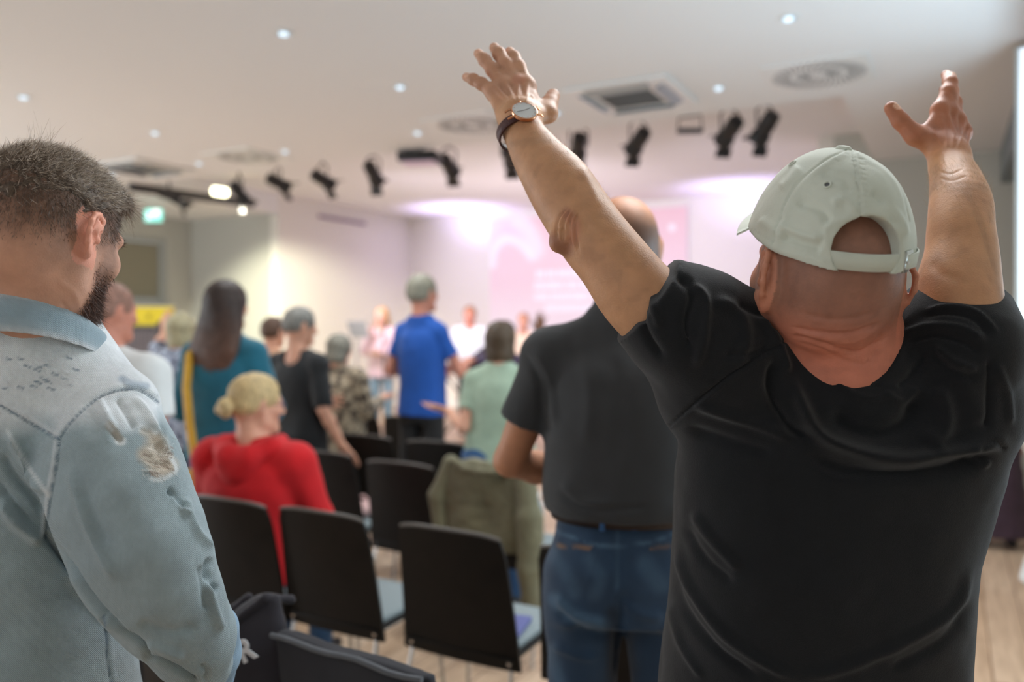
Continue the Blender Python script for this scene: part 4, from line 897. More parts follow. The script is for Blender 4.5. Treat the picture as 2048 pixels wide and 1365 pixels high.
# plum person with raised arms
person((-0.05, 5.62), 1.50, 20, 'person in a dark plum long-sleeved top with both arms raised', 'brown', (0, 0, 0), (((-0.30, 0.05, 1.40), (-0.10, 0.12, 1.60), ((0.2, 0.2, 1), (0, -1, 0.1))), ((0.34, 0.05, 1.42), (0.26, 0.12, 1.66), ((0.0, 0.2, 1), (0, -1, 0.1)))), plum_c, 'long', 0.85, dark_c, ('short', srgb(40,30,26)), sw=1.15, hw=1.15, loose=0.02, h=0.010)
# white T-shirt man behind the denim man
person((-1.47, 2.90), 1.655, 14, 'person with shaved head and beard in a white T-shirt behind the denim jacket', 'red', (16, -4, 0), (DOWN(-1), DOWN(1)), white_c, 'short', 0.90, dark_c, ('crop', srgb(150,110,94)), sw=1.20, hw=1.1, depth=1.1, loose=0.014, headk=0.95)
# floral woman with raised hands
person((-2.12, 5.1), 1.56, 20, 'person with grey-blond hair in a blue floral blouse, hands raised', 'fair', (0, 0, 0), (UP(-1, 0.28, 1.60), UP(1, 0.30, 1.66)), flo_c, 'half', 0.80, dark_c, ('bob', srgb(168,160,128)), sw=1.1, hw=1.2, loose=0.03, h=0.011)
person((-2.55, 5.9), 1.52, 20, 'dark-haired person in a dark top beside the floral blouse', 'fair', (0, 0, 0), None, cloth('dark_brown_knit', srgb(58,46,48)), 'long', 0.85, dark_c, ('bob', srgb(60,44,38)), h=0.012, loose=0.02)
person((-1.68, 5.6), 1.53, 20, 'brown-haired person half hidden between the teal sweater and the black dress', 'fair', (8, 0, 0), None, cloth('peach_cotton', srgb(206,160,128)), 'short', 0.85, dark_c, ('short', srgb(84,60,44)), h=0.011, loose=0.01)
# musicians on the far side
person((-1.70, 10.4), 1.68, 190, 'singer with long fair hair in a pale pink top and light jeans', 'pale', (0, 0, 0), (FOLD(-1), ((0.22, 0.06, 1.16), (0.07, 0.22, 1.42), ((-0.3, 0.3, 1), (1, 0, 0)))), pink_c, 'long', 0.80, ltjean_c, ('long', srgb(206,160,104)), h=0.016, loose=0.02)
person((-0.56, 10.6), 1.69, 185, 'musician in a white shirt standing behind the keyboard', 'red', (0, -8, 0), (((-0.27, 0.06, 1.16), (-0.20, 0.30, 1.08), None), ((0.27, 0.06, 1.16), (0.20, 0.30, 1.08), None)), white_c, 'long', 0.90, dark_c, ('short', srgb(150,104,70)), sw=1.15, h=0.016, loose=0.02)
person((0.16, 10.9), 1.60, 190, 'musician in a cream top at the far right of the band', 'fair', (0, 0, 0), None, cloth('cream_cotton', srgb(236,214,184)), 'long', 0.90, dark_c, ('short', srgb(176,120,80)), sw=1.1, h=0.018, loose=0.02)
# woman at the right edge
person((3.26, 5.35), 1.42, 20, 'person in white top and long dark purple skirt at the right edge', 'fair', (0, 0, 0), None, white_c, 'short', 0.98, skirt_c, ('bob', srgb(190,176,150)), sw=1.1, loose=0.03, skirt=True, h=0.011)
# ================================================================ MAN IN THE CAP (nearest, right)
def regions(s, boxes):
    V = []; Fc = []; n = 0
    for lo, hi, h in boxes:
        v, f = s.mesh(h, lo, hi); V.append(v); Fc.append(f+n); n += len(v)
    return np.concatenate(V), np.concatenate(Fc)
def local(v, base): return v-np.array((base[0], base[1], 0))
base = (0.41, 1.10); root = empty('person', C2W(base[0], base[1], 0), YAW, 'person in a black T-shirt and pale baseball cap, both arms raised high', 'person')
HC = np.array((0.401, 1.035, 1.572)); HK = 1.02; HR = head_R(-5, 15, 3); HRc = head_R(0, 18, 3)
s = Sdf(); head_ops(s, HC, HR, HK, jaw=1.14, detail=True, es=1.25, ey=-0.014)
nk = Q(1672, 690, 1.06)
s.tube([(*(HC+HR@np.array((0, -0.035, -0.02))), 0.071), (*Q(1672, 640, 1.055), 0.068), (*Q(1668, 720, 1.065), 0.072)], 0.02)
s.cap(Q(1668, 720, 1.075), Q(1650, 860, 1.12), 0.078, 0.09, 0.03)
for pts in (((1600, 690, 1.07, .045), (1480, 730, 1.09, .06)), ((1745, 690, 1.07, .045), (1860, 740, 1.08, .06))): s.tube([(*Q(*p[:3]), p[3]) for p in pts], 0.03)
s.loft([(0.95, 0.42, 1.13, 0.17, 0.12, 2.3), (1.15, 0.425, 1.13, 0.18, 0.12, 2.3), (1.33, 0.42, 1.13, 0.17, 0.10, 2.3), (1.42, 0.42, 1.13, 0.10, 0.06, 2.3)], k=0.03)
def px_tube(pts, ds):
    A = smooth_line([(x, y, w, d) for (x, y, w), d in zip(pts, ds)], 4); return [(*Q(x, y, d), w/2/F*d) for x, y, w, d in A]
armL = px_tube([(1440,740,160),(1340,650,165),(1275,588,158),(1228,526,144),(1186,474,141),(1152,424,137),(1119,372,131),(1077,315,103),(1050,270,82),(1040,236,84)], [1.08,1.07,1.075,1.085,1.10,1.12,1.14,1.175,1.20,1.22])
s.tube(armL, 0.002)
s.ell(Q(1122, 478, 1.085), (0.0155, 0.016, 0.020), rot('Y', 30), 0.012); s.ell(Q(1150, 455, 1.09), (0.018, 0.018, 0.026), rot('Y', 30), 0.02)
armR = px_tube([(1880,760,180),(1908,690,172),(1915,640,168),(1915,583,157),(1922,518,134),(1921,461,121),(1921,410,113),(1912,366,94),(1902,335,80),(1899,312,78)], [1.06,1.05,1.045,1.06,1.08,1.10,1.13,1.17,1.20,1.215])
s.tube(armR, 0.002)
# left hand
YL = np.array((-0.17, 0.62, 0.80)); fr = frame(YL, (0.05, -0.75, 0.6)); XL, YL, ZL_ = fr[:, 0], fr[:, 1], fr[:, 2]
WL = Q(1040, 240, 1.222)
tL = hand_ops(s, WL, XL, YL, ZL_, 0.92, spread=(-9, -13, -20, -38), curl=(-20, -20, -18, -8), mid=(8, 7, 6, 8), lens=(1.06, 1.04, 1.06, 0.95), thumb=(60, 42, -8), tend=1, fat=1.3, kk=0.004)
# right hand
YR = np.array((0.30, 0.50, 0.84)); fr = frame(YR, (0.50, -0.80, 0.5)); XR, YR, ZR = -fr[:, 0], fr[:, 1], fr[:, 2]
WR = Q(1900, 314, 1.216)
tR = hand_ops(s, WR, XR, YR, ZR, 0.93, spread=(-10, 2, 6, 8), curl=(-18, -8, 2, 12), mid=(8, 10, 14, 18), lens=(1.05, 1.04, 1.04, 1.04), thumb=(82, 22, 8), tend=1, fat=1.2, kk=0.004)
lo = lambda *p: np.array(p)
v, f = regions(s, [((0.24, 0.86, 1.40), (0.62, 1.28, 1.75), 0.0028), ((-0.08, 0.9, 1.42), (0.2401, 1.30, 1.775), 0.0030), ((-0.13, 0.98, 1.7745), (0.2401, 1.45, 2.05), 0.0020), ((0.62, 0.9, 1.42), (0.82, 1.19, 1.70), 0.0034), ((0.55, 1.0, 1.70), (0.80, 1.45, 2.02), 0.0020), ((0.15, 0.90, 0.93), (0.72, 1.28, 1.40), 0.008)])
wr = []
def W_(pl, w, a, m='g'): wr.append((pl, w, a, m))
# neck folds
W_([(1572,652),(1625,664),(1690,668),(1740,655),(1770,640)], 5, -0.0028); W_([(1573,676),(1600,674),(1650,690),(1710,706),(1750,690),(1778,672)], 5, -0.0030); W_([(1580,664),(1640,674),(1700,684),(1765,655)], 7, 0.0018)
W_([(1590,684),(1640,698),(1690,722),(1735,730)], 4, -0.0016); W_([(1600,628),(1680,640),(1760,622)], 5, -0.0016); W_([(1762,660),(1750,700),(1748,745)], 4, -0.0015); W_([(1740,690),(1736,735)], 3, -0.0012); W_([(1700,590),(1740,596),(1765,594)], 3, -0.0010)
r_ = np.random.default_rng(2)
for i in range(16):
    x = r_.uniform(1600, 1755); y = r_.uniform(615, 725); W_([(x-22, y+r_.uniform(-4, 4)), (x, y+3), (x+22, y+r_.uniform(-6, 2))], 2.2, -0.0006)
# elbow wrinkles of the left arm
for i in range(7):
    o = i*6.5; W_([(1137+o*0.55, 415+i*1.2), (1120+o*0.8, 432+i*2), (1112+o, 455+i*3), (1115+o*1.1, 480+i*4)], 2.2, -0.0030 if i % 2 == 0 else 0.0016)
W_([(1103,462),(1122,455),(1134,475),(1136,500)], 3.5, -0.0025); W_([(1150,420),(1170,440),(1178,470)], 14, -0.002); W_([(1160,330),(1185,380),(1200,420)], 12, 0.002)
# veins and tendons
for pl in ([(1030,205),(1018,180),(1008,165)], [(1037,205),(1035,185),(1042,165)], [(1025,208),(1000,190),(985,180)], [(1000,175),(1022,195),(1032,205)], [(1050,205),(1060,190),(1070,200)]): W_(pl, 2.5, 0.0011)
for pl in ([(1895,300),(1890,265),(1884,235)], [(1905,300),(1908,265),(1906,235)], [(1915,300),(1925,270),(1928,250)], [(1885,290),(1868,265),(1856,252)], [(1912,285),(1900,262),(1898,240)]): W_(pl, 2.5, 0.0011)
for pl in ([(1872,340),(1900,348),(1930,336)], [(1875,355),(1905,362),(1935,350)]): W_(pl, 2.5, -0.0008)
for x, y in ((1042,138),(1040,143),(995,138),(996,143),(958,158),(960,163)): W_([(x-9, y+2), (x+9, y-2)], 1.8, -0.0008)
W_([(1925,560),(1880,545),(1862,520)], 12, -0.0012)
v = sculpt(v, f, wr)
tan = np.array(srgb(196,146,108)); red = np.array(srgb(210,132,108)); face = np.array(srgb(196,134,108)); hand = np.array(srgb(200,150,120))
L = (v-HC)@HR/HK; Pp = project(v)
nearhead = ((np.linalg.norm(v-HC, axis=1) < 0.155) & (np.abs(v[:, 0]-HC[0]) < 0.112))|((np.abs(v[:, 0]-0.42) < 0.105) & (v[:, 2] > 1.36) & (v[:, 2] < 1.56))
col = np.tile(tan, (len(v), 1)); col[nearhead] = face
t = np.clip((1.555-v[:, 2])/0.05, 0, 1)[:, None]*nearhead[:, None]; col = col*(1-t)+red*t
stub = np.clip((L[:, 2]+0.07)/0.05, 0, 1)*np.clip((0.05-L[:, 1])/0.03, 0, 1)*nearhead*(np.abs(L[:, 0]) < 0.081)*(0.92+0.10*vnoise(v, 300, 3))
stub = np.clip(stub, 0, 1)[:, None]; col = col*(1-0.62*stub)+np.array(srgb(112,88,76))*0.62*stub
hm = np.clip((v[:, 2]-1.84)/0.04, 0, 1)[:, None]*(v[:, 0] < 0.3)[:, None]; col = col*(1-hm)+hand*hm
hm = np.clip((v[:, 2]-1.76)/0.04, 0, 1)[:, None]*(v[:, 0] > 0.55)[:, None]; col = col*(1-hm)+np.array(srgb(176,112,82))*hm
sp = vnoise(v, 90, 21); col = col*(1-0.10*np.clip(sp*3-1.1, 0, 1)[:, None]); sp = vnoise(v, 25, 23); col = col*(1+0.07*sp[:, None]*np.array((0.6, 1, 1.1)))
col[nearhead] = head_colour(v[nearhead], col[nearhead], HC, HR, HK, face)
for (tp, dr, r0), nrm in [(q, ZL_) for q in tL]+[(q, ZR) for q in tR]:           # nails
    c = tp-dr*0.003+nrm*r0*0.9; m = (np.linalg.norm((v-c), axis=1) < 0.0075) & ((v-tp)@nrm > r0*0.35); col[m] = np.array(srgb(222,176,150))
paint(col, v, f, [([(1103,480),(1120,492),(1132,500)], 14, srgb(150,98,78), 0.7), ([(1135,430),(1150,450),(1145,480)], 12, srgb(182,118,92), 0.6), ([(1035,160),(1042,158)], 10, srgb(205,135,110), 0.5)])
mesh_obj('body', local(v, base), f, m_skin, root, True, np.clip(col, 0, 1))
# arm hair: short fine strands on the forearms
def strands(name, P0, D, ln, w, colr, m, root_, base_, bend=0.3, seed=1, seg=3, up=None):
    r = np.random.default_rng(seed); n = len(P0); side = np.cross(D, r.normal(size=(n, 3))); side /= np.linalg.norm(side, axis=1)[:, None]
    B_ = r.normal(size=(n, 3))*bend; 
    if up is not None: B_ = B_*0.6+up
    V = []; ln = ln[:, None]
    for i in range(seg+1):
        t = i/seg; c = P0+D*ln*t+B_*ln*t*t; ww = w*(1-t*0.85); V += [c-side*ww, c+side*ww]
    V = np.stack(V, 1); k = (seg+1)*2; f0 = np.array([[2*i, 2*i+1, 2*i+3, 2*i+2] for i in range(seg)]); Fq = (np.arange(n)[:, None, None]*k+f0[None]).reshape(-1, 4)
    return mesh_obj(name, local(V.reshape(-1, 3), base_), Fq, m, root_, True, np.repeat(colr, k, 0))
m_strand = mat('hair_strands', (0.1, 0.07, 0.05), 0.45, attr='Col', spec=0.6)
N = normals(v, f); r_ = np.random.default_rng(5)
cand = np.where(((v[:, 2] > 1.68) & (v[:, 2] < 1.84) & (v[:, 0] < 0.24)) | ((v[:, 2] > 1.62) & (v[:, 2] < 1.75) & (v[:, 0] > 0.60) & (v[:, 0] < 0.78)))[0]
pick = r_.choice(cand, min(2600, len(cand)), replace=False); ax = np.array((-0.25, 0.3, 0.9)); dv = ax-(N[pick]@ax)[:, None]*N[pick]+N[pick]*0.45+r_.normal(size=(len(pick), 3))*0.25; dv /= np.linalg.norm(dv, axis=1)[:, None]
strands('arm_hair', v[pick], dv, r_.uniform(0.006, 0.012, len(pick)), 0.00009, np.tile(srgb(190,160,120), (len(pick), 1)), m_strand, root, base)
# ---- watch
ad = (WL-Q(1077, 315, 1.175)); ad /= np.linalg.norm(ad); wf = frame(ad, (0.02, -0.50, 0.86)); wx, wy, wz = wf[:, 0], wf[:, 1], wf[:, 2]; wc = Q(1041, 266, 1.205)
wt = empty('wrist_watch', C2W(*wc), YAW, 'slim rose gold wrist watch with white dial on the raised left wrist', 'watch')
def ringmesh(R0, R1, th, halfw, nseg=56):
    v_ = []; f_ = []
    for i in range(nseg):
        a = 2*PI*i/nseg
        for rr, yy in ((0, -halfw), (th, -halfw*0.9), (th, halfw*0.9), (0, halfw)): v_.append(wx*(R0+rr)*math.cos(a)+wz*(R1+rr)*math.sin(a)+wy*yy)
    for i in range(nseg):
        j = (i+1) % nseg
        for e in range(4): f_.append((i*4+e, j*4+e, j*4+(e+1) % 4, i*4+(e+1) % 4))
    return v_, f_
v_, f_ = ringmesh(0.0338, 0.0320, 0.0026, 0.0085); mesh_obj('strap', v_, f_, mat('watch_strap_leather', srgb(74,40,40), 0.5, bump=0.3, bscale=300), wt, True)
Mw = Matrix([[wx[0], wy[0], wz[0], 0], [wx[1], wy[1], wz[1], 0], [wx[2], wy[2], wz[2], 0], [0, 0, 0, 1]])@Matrix.Translation((0.0, 0.002, 0.0345))
rose = mat('rose_gold', srgb(222,164,128), 0.2, metal=1)
MB().lathe([(0.0175, 0), (0.0196, 0.0010), (0.0202, 0.0035), (0.0198, 0.0058), (0.0185, 0.0066), (0.0182, 0.0058)], 48, Mw).build('case', rose, wt, True)
MB().lathe([(0.0183, 0.0056), (0.0183, 0.0060), (0.0, 0.0061)], 48, Mw).build('dial', mat('dial_white', srgb(206,208,208), 0.3), wt, True)
b = MB()
for k in range(12):
    a = k*PI/6; b.box(Mw@Vector((0.0158*math.cos(a), 0.0158*math.sin(a), 0.0063)), (0.0022, 0.0004, 0.0003), R=Mw.to_3x3()@Matrix.Rotation(a, 3, 'Z'))
b.build('hour_markers', rose, wt)
for a, l in ((0.35, 0.0105), (3.3, 0.013)): MB().box(Mw@Vector((math.cos(a)*l/2, math.sin(a)*l/2, 0.0066)), (l, 0.0006, 0.0003), R=Mw.to_3x3()@Matrix.Rotation(a, 3, 'Z')).build('watch_hand', mat('watch_hand_grey', srgb(120,110,110), 0.3, metal=1) if a < 1 else MATS['watch_hand_grey'], wt)
for q in (-1, 1):
    for yy in (-0.008, 0.008): MB().tube([Mw@Vector((q*0.0165, yy, 0.0035)), Mw@Vector((q*0.0225, yy, 0.0025)), Mw@Vector((q*0.0275, yy*0.95, -0.0015))], [0.0018, 0.0018, 0.0015], 8).build('lug', rose, wt, True)
MB().lathe([(0.0022, 0), (0.0024, 0.003), (0.0015, 0.0036)], 12, Mw@Matrix.Translation((0, 0.0200, 0.0032))@Matrix.Rotation(-PI/2, 4, 'X')).build('crown', rose, wt, True)
# ---- T-shirt
m_tee = mat('black_jersey', srgb(23,25,28), 0.9, sheen=0.17, var=0.10, vscale=30, bump=0.35, bscale=900, spec=0.25)
s = Sdf()
A1 = lambda y, x0, x1, d=1.12, dep=0.135, n=2.3: (CH-(y-HZ)/F*d, ((x0+x1)/2-1024)/F*d, d, (x1-x0)/2/F*d, dep, n)
s.loft([(0.86, 0.42, 1.13, 0.215, 0.145, 2.3), A1(1365,1320,1915,1.13,0.15), A1(1250,1336,1920,1.13,0.15), A1(1120,1350,1930,1.12,0.145), A1(1020,1354,1955,1.12,0.14), A1(920,1356,2000,1.115,0.135), A1(840,1385,1985,1.11,0.125), A1(770,1430,1950,1.105,0.115), A1(720,1500,1880,1.10,0.098), A1(690,1555,1800,1.09,0.085), A1(655,1590,1765,1.085,0.075)], k=0.03)
# sleeves: wide short cones with hems
def sleeve(pts, k=0.03):
    for i in range(len(pts)-1): s.cap(Q(*pts[i][:3]), Q(*pts[i+1][:3]), pts[i][3], pts[i+1][3], k, cut=(i == len(pts)-2))
sleeve([(1560,790,1.10,0.085), (1450,725,1.085,0.084), (1372,660,1.075,0.076), (1297,604,1.07,0.0665)])
s.cap(Q(1400,800,1.10), Q(1500,840,1.11), 0.055, 0.08, 0.04)
sleeve([(1800,800,1.10,0.085), (1880,760,1.08,0.088), (1912,700,1.055,0.077), (1918,622,1.095,0.0655)])
s.ell(Q(1955,775,1.08), (0.052, 0.06, 0.075), rot('Y', -8), 0.03); s.ell(Q(1900,845,1.07), (0.085, 0.08, 0.06), None, 0.03)
s.cap(Q(1600,700,1.08), Q(1430,640,1.08), 0.052, 0.058, 0.03); s.cap(Q(1770,700,1.08), Q(1880,660,1.07), 0.050, 0.056, 0.03)
s.cap(Q(1673,690,1.055), Q(1672,590,1.03), 0.0735, 0.090, 0.006, op='s')
s.ell(Q(1715,682,0.985), (0.050, 0.05, 0.036), None, 0.008, op='s')
v, f = regions(s, [((0.0, 0.85, 1.02), (0.85, 1.45, 1.75), 0.0032), ((0.0, 0.85, 0.80), (0.85, 1.45, 1.0201), 0.007)])
st = []
def T_(pl, w, a, m='g'): st.append(([(1200+x/1.578, 500+y/1.578) for x, y in pl], w*1.1, a*(1.0 if abs(a) < 0.0085 and w > 5 else 1.3), m))
T_([(600,380),(640,500),(700,590),(820,640),(950,662),(1080,640),(1200,612),(1300,598)], 15, 0.015)
T_([(640,640),(760,690),(900,705),(1080,690),(1250,640)], 16, -0.009)
T_([(720,500),(800,560),(900,580),(980,540),(1010,440)], 24, -0.012); T_([(1060,420),(1090,500),(1080,570),(1020,620)], 22, 0.009)
T_([(1120,330),(1160,450),(1200,560)], 26, 0.006); T_([(1230,330),(1225,450),(1215,580)], 9, -0.006)
T_([(500,200),(560,300),(600,400)], 10, 0.008); T_([(560,330),(540,450),(600,560),(690,600)], 12, -0.009)
T_([(280,480),(400,520),(520,560),(620,610)], 11, 0.007); T_([(260,560),(400,600),(560,650)], 12, -0.005)
T_([(140,60),(125,150),(150,260),(210,350)], 9, -0.006); T_([(180,60),(170,150),(190,250)], 8, 0.005); T_([(225,70),(290,130),(270,240),(290,330)], 10, -0.008); T_([(260,100),(330,150),(330,260),(300,380)], 10, 0.007)
T_([(350,150),(440,200),(460,300),(420,380)], 13, 0.006); T_([(420,170),(520,210),(560,260)], 9, -0.005); T_([(380,330),(470,330),(540,300)], 9, -0.005)
T_([(590,285),(440,375),(345,445),(218,556)], 3.2, -0.0030, 'n'); T_([(580,300),(440,390),(352,455),(224,565)], 3, 0.0014, 'n')
T_([(48,150),(45,260),(90,400),(160,520)], 3, -0.0012, 'n')
T_([(700,360),(760,430),(850,470),(930,450)], 7, 0.004); T_([(930,440),(980,400),(1030,320)], 11, -0.006); T_([(890,450),(960,480),(1010,430)], 7, 0.004)
T_([(940,270),(1040,240),(1150,250),(1220,300)], 7, 0.005); T_([(960,300),(1050,270),(1140,290),(1210,330)], 7, -0.005); T_([(1000,215),(1090,200),(1180,220),(1240,290)], 6, -0.004); T_([(1020,195),(1100,180),(1190,200),(1260,270)], 4, 0.003)
T_([(1050,300),(1120,350),(1200,380)], 8, 0.005); T_([(1040,330),(1100,380),(1190,410)], 8, -0.004); T_([(1240,350),(1280,450),(1290,560)], 8, 0.004)
T_([(290,820),(360,920),(450,1020)], 10, 0.006); T_([(270,860),(330,970),(430,1060)], 10, -0.005)
T_([(240,900),(270,1040),(360,1180),(480,1280),(640,1365)], 10, 0.007); T_([(225,980),(260,1130),(370,1260),(520,1365)], 10, -0.007); T_([(215,1100),(250,1240),(330,1365)], 8, 0.005)
T_([(1180,980),(1120,1130),(960,1240),(760,1320),(600,1350)], 12, 0.006); T_([(1175,1100),(1080,1230),(900,1330)], 12, -0.004)
T_([(232,620),(232,760),(228,900),(200,1150),(185,1360)], 4, -0.003, 'n'); T_([(1170,620),(1230,600),(1280,630)], 5, -0.004); T_([(1160,640),(1200,680),(1230,660)], 6, 0.004)
T_([(600,290),(690,360),(790,420),(880,430)], 3, -0.0015, 'n')
v = sculpt(v, f, st); N = normals(v, f); v = v+N*(vnoise(v, 14, 31)*0.0030+vnoise(v, 45, 32)*0.0006)[:, None]
mesh_obj('t_shirt', local(v, base), f, m_tee, root, True)
# ---- trousers and shoes below the frame
s = Sdf(); s.loft([(0.80, 0.42, 1.13, 0.19, 0.14, 2.3), (0.98, 0.42, 1.13, 0.185, 0.14, 2.3)], k=0.02)
for q in (-1, 1): s.tube([(0.42+q*0.095, 1.13, 0.86, 0.105), (0.42+q*0.11, 1.14, 0.49, 0.08), (0.42+q*0.12, 1.12, 0.10, 0.068)], 0.03)
v, f = s.mesh(0.01); mesh_obj('trousers', local(v, base), f, djean_c, root)
for q in (-1, 1):
    s = Sdf(); s.cap((0.42+q*0.12, 1.08, 0.045), (0.42+q*0.13, 1.27, 0.038), 0.046, 0.040, 0.01); s.cap((0.42+q*0.12, 1.11, 0.06), (0.42+q*0.12, 1.11, 0.10), 0.045, 0.045, 0.01); s.cut((0, 0, 0.003), (0, 0, -1)); v, f = s.mesh(0.008); mesh_obj('shoe', local(v, base), f, m_shoe, root)
# ---- cap
m_cap = mat('cap_cotton', srgb(208,214,200), 0.85, sheen=0.3, var=0.04, vscale=25, bump=0.25, bscale=1100, spec=0.3)
cr = empty('baseball_cap', C2W(*HC), YAW, 'pale grey-green baseball cap with back strap on the head with raised arms', 'cap')
HP = lambda x, y, z: HC+np.array((0, 0, 0.004))+HRc@np.array((x, y, z))
s = Sdf(); s.ell(HP(0, 0.0, 0.058), (0.0900, 0.118, 0.106), HRc, 0.01); s.ell(HP(0, -0.004, 0.036), (0.0895, 0.118, 0.080), HRc, 0.03)
s.ell(HP(0, -0.13, 0.063), (0.040, 0.068, 0.039), HRc, 0.004, op='s'); s.cap(HP(0, -0.15, 0.063), HP(0, -0.09, 0.063), 0.035, 0.035, 0.003, op='s')
Rc = HRc@rot('X', 7); s.cut(HP(0, 0, 0.050), -Rc[:, 2])
v, f = s.mesh(0.0024)
st = []; V_ = lambda pl, w, a, m='g': st.append((pl, w, a, m))
V_([(1704,300),(1712,350),(1719,400),(1722,436)], 2.0, -0.0022, 'n'); V_([(1714,310),(1722,350),(1729,400),(1732,434)], 7, 0.0014, 'n')
V_([(1692,300),(1640,328),(1595,365),(1570,405),(1558,450),(1546,488)], 2.0, -0.0022, 'n'); V_([(1690,308),(1645,334),(1603,370),(1579,408),(1568,450),(1556,492)], 7, 0.0014, 'n')
V_([(1716,300),(1770,332),(1805,380),(1822,440)], 2.0, -0.002, 'n'); V_([(1716,308),(1766,338),(1798,380),(1815,440)], 6, 0.0012, 'n')
V_([(1652,490),(1652,462),(1668,446),(1700,438),(1735,440),(1762,452),(1776,475),(1782,496)], 9, 0.0016, 'n')
V_([(1508,472),(1560,500),(1645,524)], 7, 0.0010, 'n'); V_([(1504,462),(1560,490),(1645,512)], 1.6, -0.0009, 'n')
for pl, a in (([(1555,445),(1600,470),(1648,480)], .003), ([(1560,470),(1610,486),(1645,500)], -.003), ([(1590,400),(1640,420),(1660,450)], -.003), ([(1640,345),(1690,360),(1700,390)], -.002), ([(1660,410),(1690,400),(1715,430)], .0025), ([(1740,380),(1780,420),(1790,460)], -.003), ([(1760,400),(1800,440),(1815,480)], .0025), ([(1515,440),(1545,455),(1570,480)], .002), ([(1600,330),(1580,360),(1560,380)], .002)): V_(pl, 11, a*1.5)
for sx, sy in ((0, 0),):
    for k in range(13):
        t = k/12; x = 1566+ (1688-1566)*(1-t)**1.6; y = 308+t*170; V_([(x-4, y-1), (x+5, y+2)], 1.8, -0.0010, 'n')
    for k in range(11): y = 318+k*11; x = 1722+k*0.9; V_([(x-5, y), (x+6, y)], 1.8, -0.0009, 'n')
v = sculpt(v, f, st); N = normals(v, f); v = v+N*(vnoise(v, 26, 41)*0.0016+vnoise(v, 80, 42)*0.0003)[:, None]
cl = lambda v: v-HC
mesh_obj('crown', cl(v), f, m_cap, cr, True)
def arcband(a0, a1, z0, z1, rx, ry, th, m, name, parent, n=30, cy=-0.004, bulge=0.0):
    vv = []; ff = []
    for i in range(n+1):
        a = math.radians(a0+(a1-a0)*i/n)
        for rr, z in ((0, z0), (th, z0+0.001), (th, z1-0.001), (0, z1)):
            b_ = bulge*math.sin(PI*i/n); vv.append(HP((rx+rr+b_)*math.sin(a), cy-(ry+rr+b_)*math.cos(a), z)-HC)
    for i in range(n):
        for e in range(4): ff.append((i*4+e, i*4+4+e, i*4+4+(e+1) % 4, i*4+(e+1) % 4))
    ff += [(0, 1, 2, 3), (4*n+3, 4*n+2, 4*n+1, 4*n)]
    return mesh_obj(name, vv, ff, m, parent, True)
st_ = arcband(-32, 36, 0.038, 0.059, 0.0905, 0.1180, 0.0022, m_cap, 'strap', cr)
arcband(30, 66, 0.039, 0.058, 0.0930, 0.1200, 0.002, m_cap, 'strap_tail', cr, bulge=0.004)
arcband(30, 40, 0.035, 0.062, 0.0935, 0.1210, 0.0022, mat('brushed_buckle', srgb(190,194,190), 0.35, metal=0.7), 'buckle', cr, 6)
tk = MB(); tk.tube([HP(0.0965*math.sin(a), -0.004-0.1238*math.cos(a), z)-HC for a, z in ((math.radians(33), 0.050), (math.radians(34), 0.046), (math.radians(38), 0.052))], [0.0006, 0.0010, 0.0003], 6).build('tick_mark', mat('tick_white', srgb(236,236,236), 0.4), cr, True)
e = s; N = normals(v, f)
for px, py in ((1655, 370), (1585, 328), (1768, 372)):
    P2 = project(v); i = np.where((np.hypot(P2[:, 0]-px, P2[:, 1]-py) < 4) & (v[:, 1] < HC[1]))[0]; c = v[i].mean(0); nn = N[i].mean(0); nn /= np.linalg.norm(nn)
    u = np.cross(nn, (0, 0, 1)); u /= np.linalg.norm(u); w = np.cross(nn, u)
    MB().tube([c+nn*0.0006+(u*math.cos(a)+w*math.sin(a))*0.0042-HC for a in np.linspace(0, 2*PI, 20)], 0.0013, 8, False).build('eyelet', m_cap, cr, True)
    MB().tube([c-nn*0.002-HC, c+nn*0.0004-HC], 0.0028, 12).build('eyelet_hole', m_slot, cr, True)
bt = HP(0, 0.0, 0.1640); Mb = Matrix.Translation(bt-HC)@Matrix(HRc.tolist()).to_4x4()
MB().lathe([(0.0, -0.004), (0.0095, -0.003), (0.0100, 0.000), (0.0075, 0.0030), (0.0, 0.0042)], 24, Mb).build('top_button', m_cap, cr, True)
# brim
vv = []; ff = []; nu, nv = 26, 8
for lay in (0, 1):
    for j in range(nv):
        t = j/(nv-1)
        for i in range(nu):
            u = i/(nu-1)*2-1; a = u*math.radians(66); x = (0.0925)*math.sin(a); y0 = 0.116*math.cos(a); ext = 0.070*math.cos(a*0.98)**0.55 if abs(a) < 1.5 else 0
            y = y0+ext*t; z = 0.060-0.004*t-0.026*(x/0.1)**2*(0.6+0.8*t)+(0.0030 if lay else 0); vv.append(HP(x*(1+0.06*t), y, z)-HC)
n_ = nu*nv
for j in range(nv-1):
    for i in range(nu-1): a = j*nu+i; ff.append((a, a+nu, a+nu+1, a+1)); ff.append((n_+a, n_+a+1, n_+a+nu+1, n_+a+nu))
for i in range(nu-1): a = (nv-1)*nu+i; ff.append((a, n_+a, n_+a+1, a+1)); ff.append((i, i+1, n_+i+1, n_+i))
for j in range(nv-1):
    for i in (0, nu-1): a = j*nu+i; ff.append((a, a+nu, n_+a+nu, n_+a))
mesh_obj('brim', vv, ff, m_cap, cr, True)
